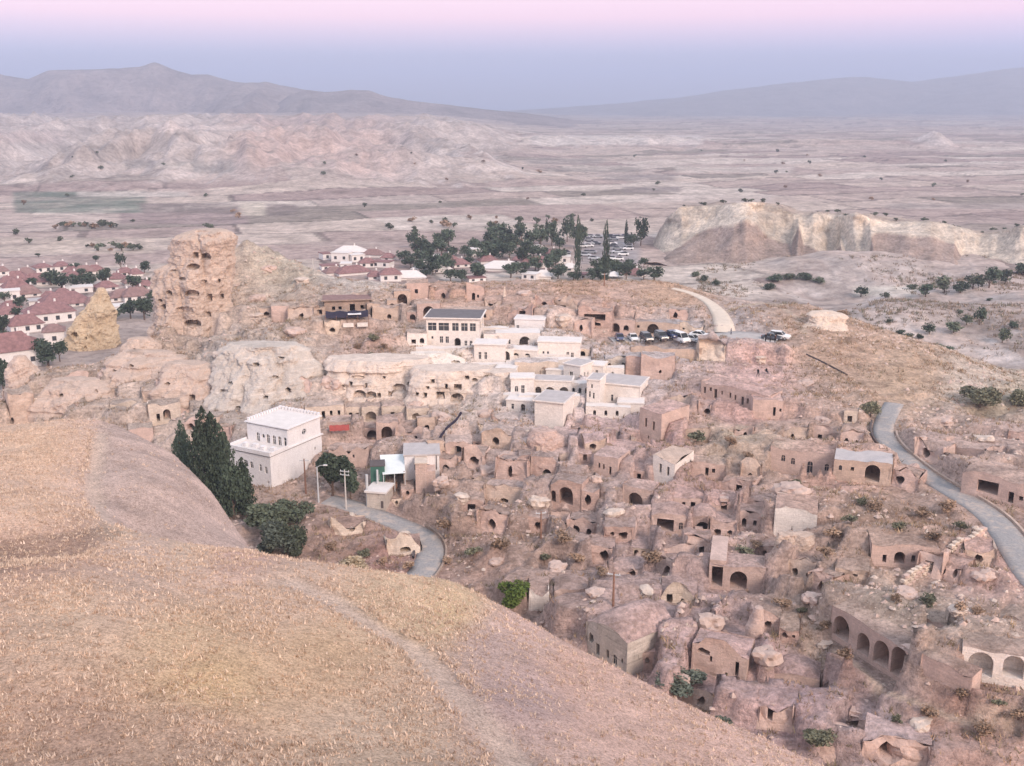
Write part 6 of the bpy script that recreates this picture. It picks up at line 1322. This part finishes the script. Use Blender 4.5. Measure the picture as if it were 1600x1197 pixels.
for x in (-.48, .48):
    for y in (.02, .68): MB().tube([(x*w_, y*w_, -.5), (x*w_, y*w_, h)], .1, 6).build('pole', M['metal'], r)
# far car park: small simple cars
mb = MB(); loft_body(CARS['sedan']['body'], 1.8, mb, 0); loft_body(CARS['sedan']['cab'], 1.66, mb, 1, .84)
for y in (-1.35, 1.35):
    for s in (-1, 1): mb.tube([(s*.78-.1, y, .33), (s*.78+.1, y, .33)], .33, 8, 2)
pc = mb.build('parked_car', [PAINT['white'], M['carglass'], M['tyre']]); base_me = pc.data; bpy.data.objects.remove(pc); CM = {}
for nm in ('white', 'silver', 'grey', 'dark', 'red'):
    me = base_me.copy(); me.materials[0] = PAINT[nm]; CM[nm] = me
rr = random.Random(3); spots = []
for row in range(8):
    py = 372+row*4.8+rr.uniform(-1, 1)
    for k in range(9):
        px = 908+k*9.5+row*1.6+rr.uniform(-3, 3)
        if 938 < px < 954 or rr.random() < .58 or px > 996-row*3: continue
        spots.append((px, py+rr.uniform(-.6, .6)))
spots += [(870,398),(876,400),(866,403),(884,397),(860,400),(964,372),(970,373)]
for px, py in spots:
    P = plain_at(px, py); nm = rr.choice(['white', 'white', 'silver', 'grey', 'dark', 'grey']); o = bpy.data.objects.new('parked_car', CM[nm]); COL.objects.link(o); o.location = P+Vector((0, 0, .05)); o.rotation_euler = (0, 0, rr.choice((1.3, 1.45, -1.7))); o.scale = (1.25,)*3
    tag(o, 'small car parked in the far car park behind the ridge', 'car', 'cars in the far car park')
# ================================================================== LOOSE STONES, SCRUB, DRY GRASS
def scatter_stones(name, label, sheet, n, smin, smax, dens, m, seed):
    g = np.random.default_rng(seed); x = g.uniform(sheet.X.min(), sheet.X.max(), n*4); y = sheet.y0+g.random(n*4)**1.3*(sheet.Y.max()-sheet.y0); z = sheet.h(x, y); px, py = project(x, y, z)
    ok = (px > -40) & (px < 1640) & (py < 1230) & (dens(x, y, px, py) > g.random(n*4)); ok = np.flatnonzero(ok)[:n]; x, y, z = x[ok], y[ok], z[ok]; n = len(ok)
    base = np.array([(1,0,0),(.3,.95,0),(-.8,.6,.1),(-.8,-.6,0),(.3,-.95,.05),(.25,.1,.75),(-.3,.2,.65)]); s = smin+(smax-smin)*g.random(n)**3
    a = g.random(n)*6.283; B = base[None]*(1+.45*g.uniform(-1, 1, (n, 7, 3))); B = B*s[:, None, None]; B[..., 2] *= .9
    c, si = np.cos(a)[:, None], np.sin(a)[:, None]; V = np.stack([x[:, None]+B[..., 0]*c-B[..., 1]*si, y[:, None]+B[..., 0]*si+B[..., 1]*c, z[:, None]+B[..., 2]-.15*s[:, None]], -1).reshape(-1, 3)
    F_ = np.array([(0,1,5),(1,6,5),(1,2,6),(2,3,6),(3,5,6),(3,4,5),(4,0,5)]); f = (np.arange(n)[:, None, None]*7+F_[None]).reshape(-1, 3)
    o = mesh_np(name, V, f, m, smooth=False); tag(o, label, 'stones', kind='stuff'); return o
def vd(x, y, px, py):
    n_ = fbm(x*.09, y*.09, 0, 3, 501); sm = .85*np.exp(-((px-1120)/170)**2-((py-620)/75)**2)+np.exp(-((px-1060)/330)**2-((py-455)/32)**2)+np.exp(-((px-1150)/90)**2-((py-650)/40)**2)
    return np.clip(.35+n_*1.6, .02, 1)*np.clip(1-sm, .08, 1)*(vill.h(x, y, ROADM) < .02)
scatter_stones('rubble', 'loose pale rubble strewn over the village slope', vill, 20000, .10, .55, vd, M['rockp'], 1)
scatter_stones('rubble', 'scattered cream stones on the village slope', vill, 8000, .10, .50, vd, M['rockc'], 2)
def grass_mat(name):
    m, t, b = mat(name); t.links.new(attr(t), b.inputs['Base Color']); return m
GM = grass_mat('dry_grass_blades')
def tufts(name, label, sheet, n, nb, hmin, hmax, spread, dens, colfn, seed, wd=.035):
    g = np.random.default_rng(seed); x = g.uniform(sheet.X.min(), sheet.X.max(), n*5); y = sheet.y0+g.random(n*5)*(sheet.Y.max()-sheet.y0); z = sheet.h(x, y); px, py = project(x, np.maximum(y, 5), z)
    ok = (y > 20) & (px > -60) & (px < 1660) & (py < 1240) & (py > 400) & (dens(x, y, px, py) > g.random(n*5)); ok = np.flatnonzero(ok)[:n]; x, y, z, px, py = x[ok], y[ok], z[ok], px[ok], py[ok]; n = len(ok)
    h = hmin+(hmax-hmin)*g.random(n)**1.6; a = g.random((n, nb))*6.283; rr_ = spread*h[:, None]*np.sqrt(g.random((n, nb))); bx = x[:, None]+rr_*np.cos(a); by = y[:, None]+rr_*np.sin(a)
    la = g.random((n, nb))*6.283; ln = h[:, None]*(.25+.6*g.random((n, nb))); wa = g.random((n, nb))*6.283; w_ = wd*(.6+.9*g.random((n, nb)))*(h[:, None]/hmax)**.5
    zz = z[:, None]+0*bx; hh = h[:, None]*(.5+.6*g.random((n, nb)))
    V = np.stack([np.stack([bx-w_*np.cos(wa), by-w_*np.sin(wa), zz-.04], -1), np.stack([bx+w_*np.cos(wa), by+w_*np.sin(wa), zz-.04], -1), np.stack([bx+ln*np.cos(la), by+ln*np.sin(la), zz+hh], -1)], 2).reshape(-1, 3)
    col = colfn(x, y, px, py, g); C = np.repeat(col, nb*3, 0)*(1+.25*g.uniform(-1, 1, (n*nb, 1))).repeat(3, 0)
    o = mesh_np(name, V, np.arange(len(V)).reshape(-1, 3), GM, cols=C, smooth=False); tag(o, label, 'grass', kind='stuff'); return o
FLANK = [(152,650),(200,660),(280,706),(340,766),(405,860),(275,848),(225,836),(165,812),(150,760),(154,700)]
def nd(x, y, px, py):
    n_ = fbm(x*.22, y*.22, 0, 4, 511); fl = in_poly(px, py, FLANK)
    return np.clip(.65+1.2*n_, .12, 1)*np.where(fl, .04, 1)*np.where((px > 760) & (py > 930), .5, 1)*sstep(.5, 1.1, near.h(x, y, NPATH))
def ncf(x, y, px, py, g):
    pal = np.array([(.66,.52,.415),(.61,.47,.365),(.69,.56,.46),(.54,.41,.32),(.64,.505,.405),(.45,.33,.26)]); c = pal[g.integers(0, 6, len(x))]; yel = np.exp(-((px-400)/160)**2-((py-1040)/90)**2)[:, None]
    return c*(1-.35*yel)+np.array((.58,.44,.29))*.35*yel
tufts('dry_grass', 'dry straw-coloured grass covering the near hill', near, 120000, 5, .06, .20, .9, nd, ncf, 5, .045)
def sd2(x, y, px, py):
    n_ = fbm(x*.12, y*.12, 0, 4, 521); return np.clip(.35+1.5*n_+.6*np.exp(-((px-650)/150)**2-((py-880)/30)**2), .03, 1)*np.where(py < 480, .8, 1)*(vill.h(x, y, ROADM) < .02)
def scf(x, y, px, py, g):
    pal = np.array([(.36,.25,.17),(.30,.20,.14),(.44,.33,.22),(.24,.20,.13),(.40,.28,.20),(.20,.16,.10)]); return pal[g.integers(0, 6, len(x))]
tufts('dry_scrub', 'brown dry scrub growing over the village slope', vill, 30000, 7, .25, .85, .8, sd2, scf, 6, .07)

vs_ = Sheet(60, 420, 235, 520, 3.0, plain_h)
def vsd(x, y, px, py): return np.clip(.25+1.6*fbm(x*.03, y*.03, 0, 4, 531), 0, 1)*((px > 1090) & (py < 600))
def vsf(x, y, px, py, g):
    pal = np.array([(.24,.20,.15),(.30,.23,.18),(.20,.19,.14),(.36,.28,.22)]); return pal[g.integers(0, 4, len(x))]
tufts('valley_scrub', 'low grey-brown scrub in the dry valley below the cliffs', vs_, 6500, 9, .4, 1.5, .9, vsd, vsf, 8, .16)
# ================================================================== EMIT THE GROUND
def hill_mat():
    m, t, b = mat('hill_soil'); p = pos(t); base = attr(t)
    n1 = nz(t, 1.1, 5, .65, p); n2 = nz(t, 5.5, 5, .75, p, .5); n3 = nz(t, 12, 3, .7, pos(t, (1, .7, 1), (0, 0, .5)))
    v = mixn(t, base, rampn(t, n1, [(.3, gray(.80)), (.7, gray(1.16))]), 1.0, 'MULTIPLY')
    v = mixn(t, v, rampn(t, n2, [(.36, (.66,.63,.60)), (.50, gray(1.0)), (.66, (1.24,1.23,1.20))]), 1.0, 'MULTIPLY')
    v = mixn(t, v, rampn(t, n3, [(.36, gray(.70)), (.50, gray(1.0)), (.66, gray(1.25))]), .8, 'MULTIPLY')
    t.links.new(v, b.inputs['Base Color']); bump(t, b, n2, .8, .2); return m
HILL = hill_mat()
# near hill -----------------------------------------------------------------
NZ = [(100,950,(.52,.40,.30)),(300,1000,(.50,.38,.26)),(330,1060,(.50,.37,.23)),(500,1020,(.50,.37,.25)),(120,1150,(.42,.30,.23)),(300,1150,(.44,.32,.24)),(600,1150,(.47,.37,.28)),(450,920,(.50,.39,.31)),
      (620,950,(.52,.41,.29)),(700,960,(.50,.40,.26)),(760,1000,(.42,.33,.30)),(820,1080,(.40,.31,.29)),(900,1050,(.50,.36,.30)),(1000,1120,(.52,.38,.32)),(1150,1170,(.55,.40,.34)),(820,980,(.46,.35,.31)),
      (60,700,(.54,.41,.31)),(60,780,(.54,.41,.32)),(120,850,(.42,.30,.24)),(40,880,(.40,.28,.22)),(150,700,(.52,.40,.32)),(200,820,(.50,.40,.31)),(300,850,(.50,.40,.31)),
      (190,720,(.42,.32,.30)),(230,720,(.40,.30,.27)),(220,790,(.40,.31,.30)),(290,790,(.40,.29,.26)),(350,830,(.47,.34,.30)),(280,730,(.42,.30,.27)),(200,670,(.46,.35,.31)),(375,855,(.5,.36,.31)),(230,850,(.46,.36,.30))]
nPX, nPY = project(near.X, np.maximum(near.Y, 8), near.H)
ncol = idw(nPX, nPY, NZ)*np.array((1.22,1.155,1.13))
jx = nPX+fbm(near.X*.5, near.Y*.5, 0, 3, 203)*9; jy = nPY+fbm(near.X*.5+9, near.Y*.5, 0, 3, 205)*5
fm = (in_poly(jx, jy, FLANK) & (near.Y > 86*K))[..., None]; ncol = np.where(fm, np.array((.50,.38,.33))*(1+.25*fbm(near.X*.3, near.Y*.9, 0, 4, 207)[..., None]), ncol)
hm_ = in_poly(jx, jy, [(-200,850),(60,836),(130,828),(168,822),(200,833),(130,862),(60,886),(-200,930)])[..., None]; ncol = np.where(hm_, ncol*.72, ncol)  # hollow left of the crest: brown growth, and its shading put into the colour
ncol *= (1+.16*fbm(near.X*.25, near.Y*.25, 0, 4, 201))[..., None]
dist = NPATH
w = sstep(1.3, .4, dist)*.8
ncol = ncol*(1-w[..., None])+np.array((.60,.47,.39))*w[..., None]
near.H -= sstep(1.4, .5, dist)*.28
V = np.c_[near.X.ravel(), near.Y.ravel(), near.H.ravel()]
keep = ((nPX > -420) & (nPX < 1950) & (near.Y > 4)).ravel() | (near.Y <= 8).ravel()
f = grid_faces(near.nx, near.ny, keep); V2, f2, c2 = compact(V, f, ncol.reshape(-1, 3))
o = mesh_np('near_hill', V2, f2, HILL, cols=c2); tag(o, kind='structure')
# village hillside -----------------------------------------------------------
vPX, vPY = project(vill.X, vill.Y, vill.base)
vcol = idw(vPX, vPY, VZ)
vcol *= (1+.14*fbm(vill.X*.12, vill.Y*.12, 0, 4, 211))[..., None]
for nm_, c_ in (('path_a', (.60,.50,.40)), ('path_b', (.58,.46,.37)), ('path_c', (.56,.43,.35))):
    P_, hw_ = ROADS[nm_]
    for q, h_ in zip(P_, hw_):
        m = (np.abs(vill.X-q[0]) < 2) & (np.abs(vill.Y-q[1]) < 2)
        w = sstep(h_+.5, h_*.6, np.hypot(vill.X[m]-q[0], vill.Y[m]-q[1]))[:, None]; vcol[m] = vcol[m]*(1-w)+np.array(c_)*w
V = np.c_[vill.X.ravel(), vill.Y.ravel(), vill.H.ravel()]
fPX, fPY = project(vill.X, vill.Y, vill.H)
keep = ((fPX > -230) & (fPX < 1830) & (vill.H > -82*1.0) & (fPY < 1330)).ravel()
f = grid_faces(vill.nx, vill.ny, keep); V2, f2, c2 = compact(V, f, vcol.reshape(-1, 3))
o = mesh_np('village_hillside', V2, f2, TUFF, cols=c2); tag(o, kind='structure')
# plain, mesa, mountains -------------------------------------------------------
V = np.stack([GX, GY, GZ], -1).reshape(-1, 3)
V = np.r_[V]
o = mesh_np('plain', V, grid_faces(len(pxs), len(rows)), terrain_mat('plain_soil', 0, .35, (.25,.20,.17), .12, .4), cols=gc.reshape(-1, 3)); tag(o, kind='structure')
nr, nc = MV.shape[:2]
o = mesh_np('mesa', MV.reshape(-1, 3), grid_faces(nc, nr), terrain_mat('mesa_rock', 0, .5, (.27,.22,.18), .35, .6, .7), cols=mesa_cols.reshape(-1, 3)); tag(o, kind='structure')
mm = None
for MTn, c0, c1 in ((MT1, (.40,.33,.31), (.30,.25,.24)), (MT2, (.38,.31,.30), (.29,.25,.24)), (MT3, (.36,.32,.32), (.32,.3,.3))):
    nr, nc = MTn.shape[:2]; hh = fbm(MTn[..., 0]*.002, MTn[..., 1]*.002, 0, 4, 221)[..., None]*.5+.5
    o = mesh_np('mountain', MTn.reshape(-1, 3), grid_faces(nc, nr), MATS.get('mountain_rock') or terrain_mat('mountain_rock', 0, 0, None, .02, .8), cols=(np.array(c0)*hh+np.array(c1)*(1-hh)).reshape(-1, 3))
    tag(o, kind='structure')
# haze ------------------------------------------------------------------------
def haze_box(x0, x1, y0, y1, z0, z1, dens, col):
    v = np.array([(x, y, z) for z in (z0, z1) for y in (y0, y1) for x in (x0, x1)], float)
    f = np.array([(0,2,3,1),(4,5,7,6),(0,1,5,4),(2,6,7,3),(0,4,6,2),(1,3,7,5)])
    m = bpy.data.materials.new('haze_air'); m.use_nodes = True; t = m.node_tree; t.nodes.clear()
    o_ = t.nodes.new('ShaderNodeOutputMaterial'); p_ = t.nodes.new('ShaderNodeVolumePrincipled')
    p_.inputs['Color'].default_value = (*col, 1); p_.inputs['Density'].default_value = dens; p_.inputs['Anisotropy'].default_value = 0.0
    t.links.new(p_.outputs[0], o_.inputs['Volume'])
    o = mesh_np('haze', v, f, m, smooth=False); tag(o, 'pale lavender evening haze over the whole valley', 'haze', kind='stuff'); return o
haze_box(-11000, 11000, -300, 11500, -140, 480, 2.1e-4, (.68,.77,1.0))
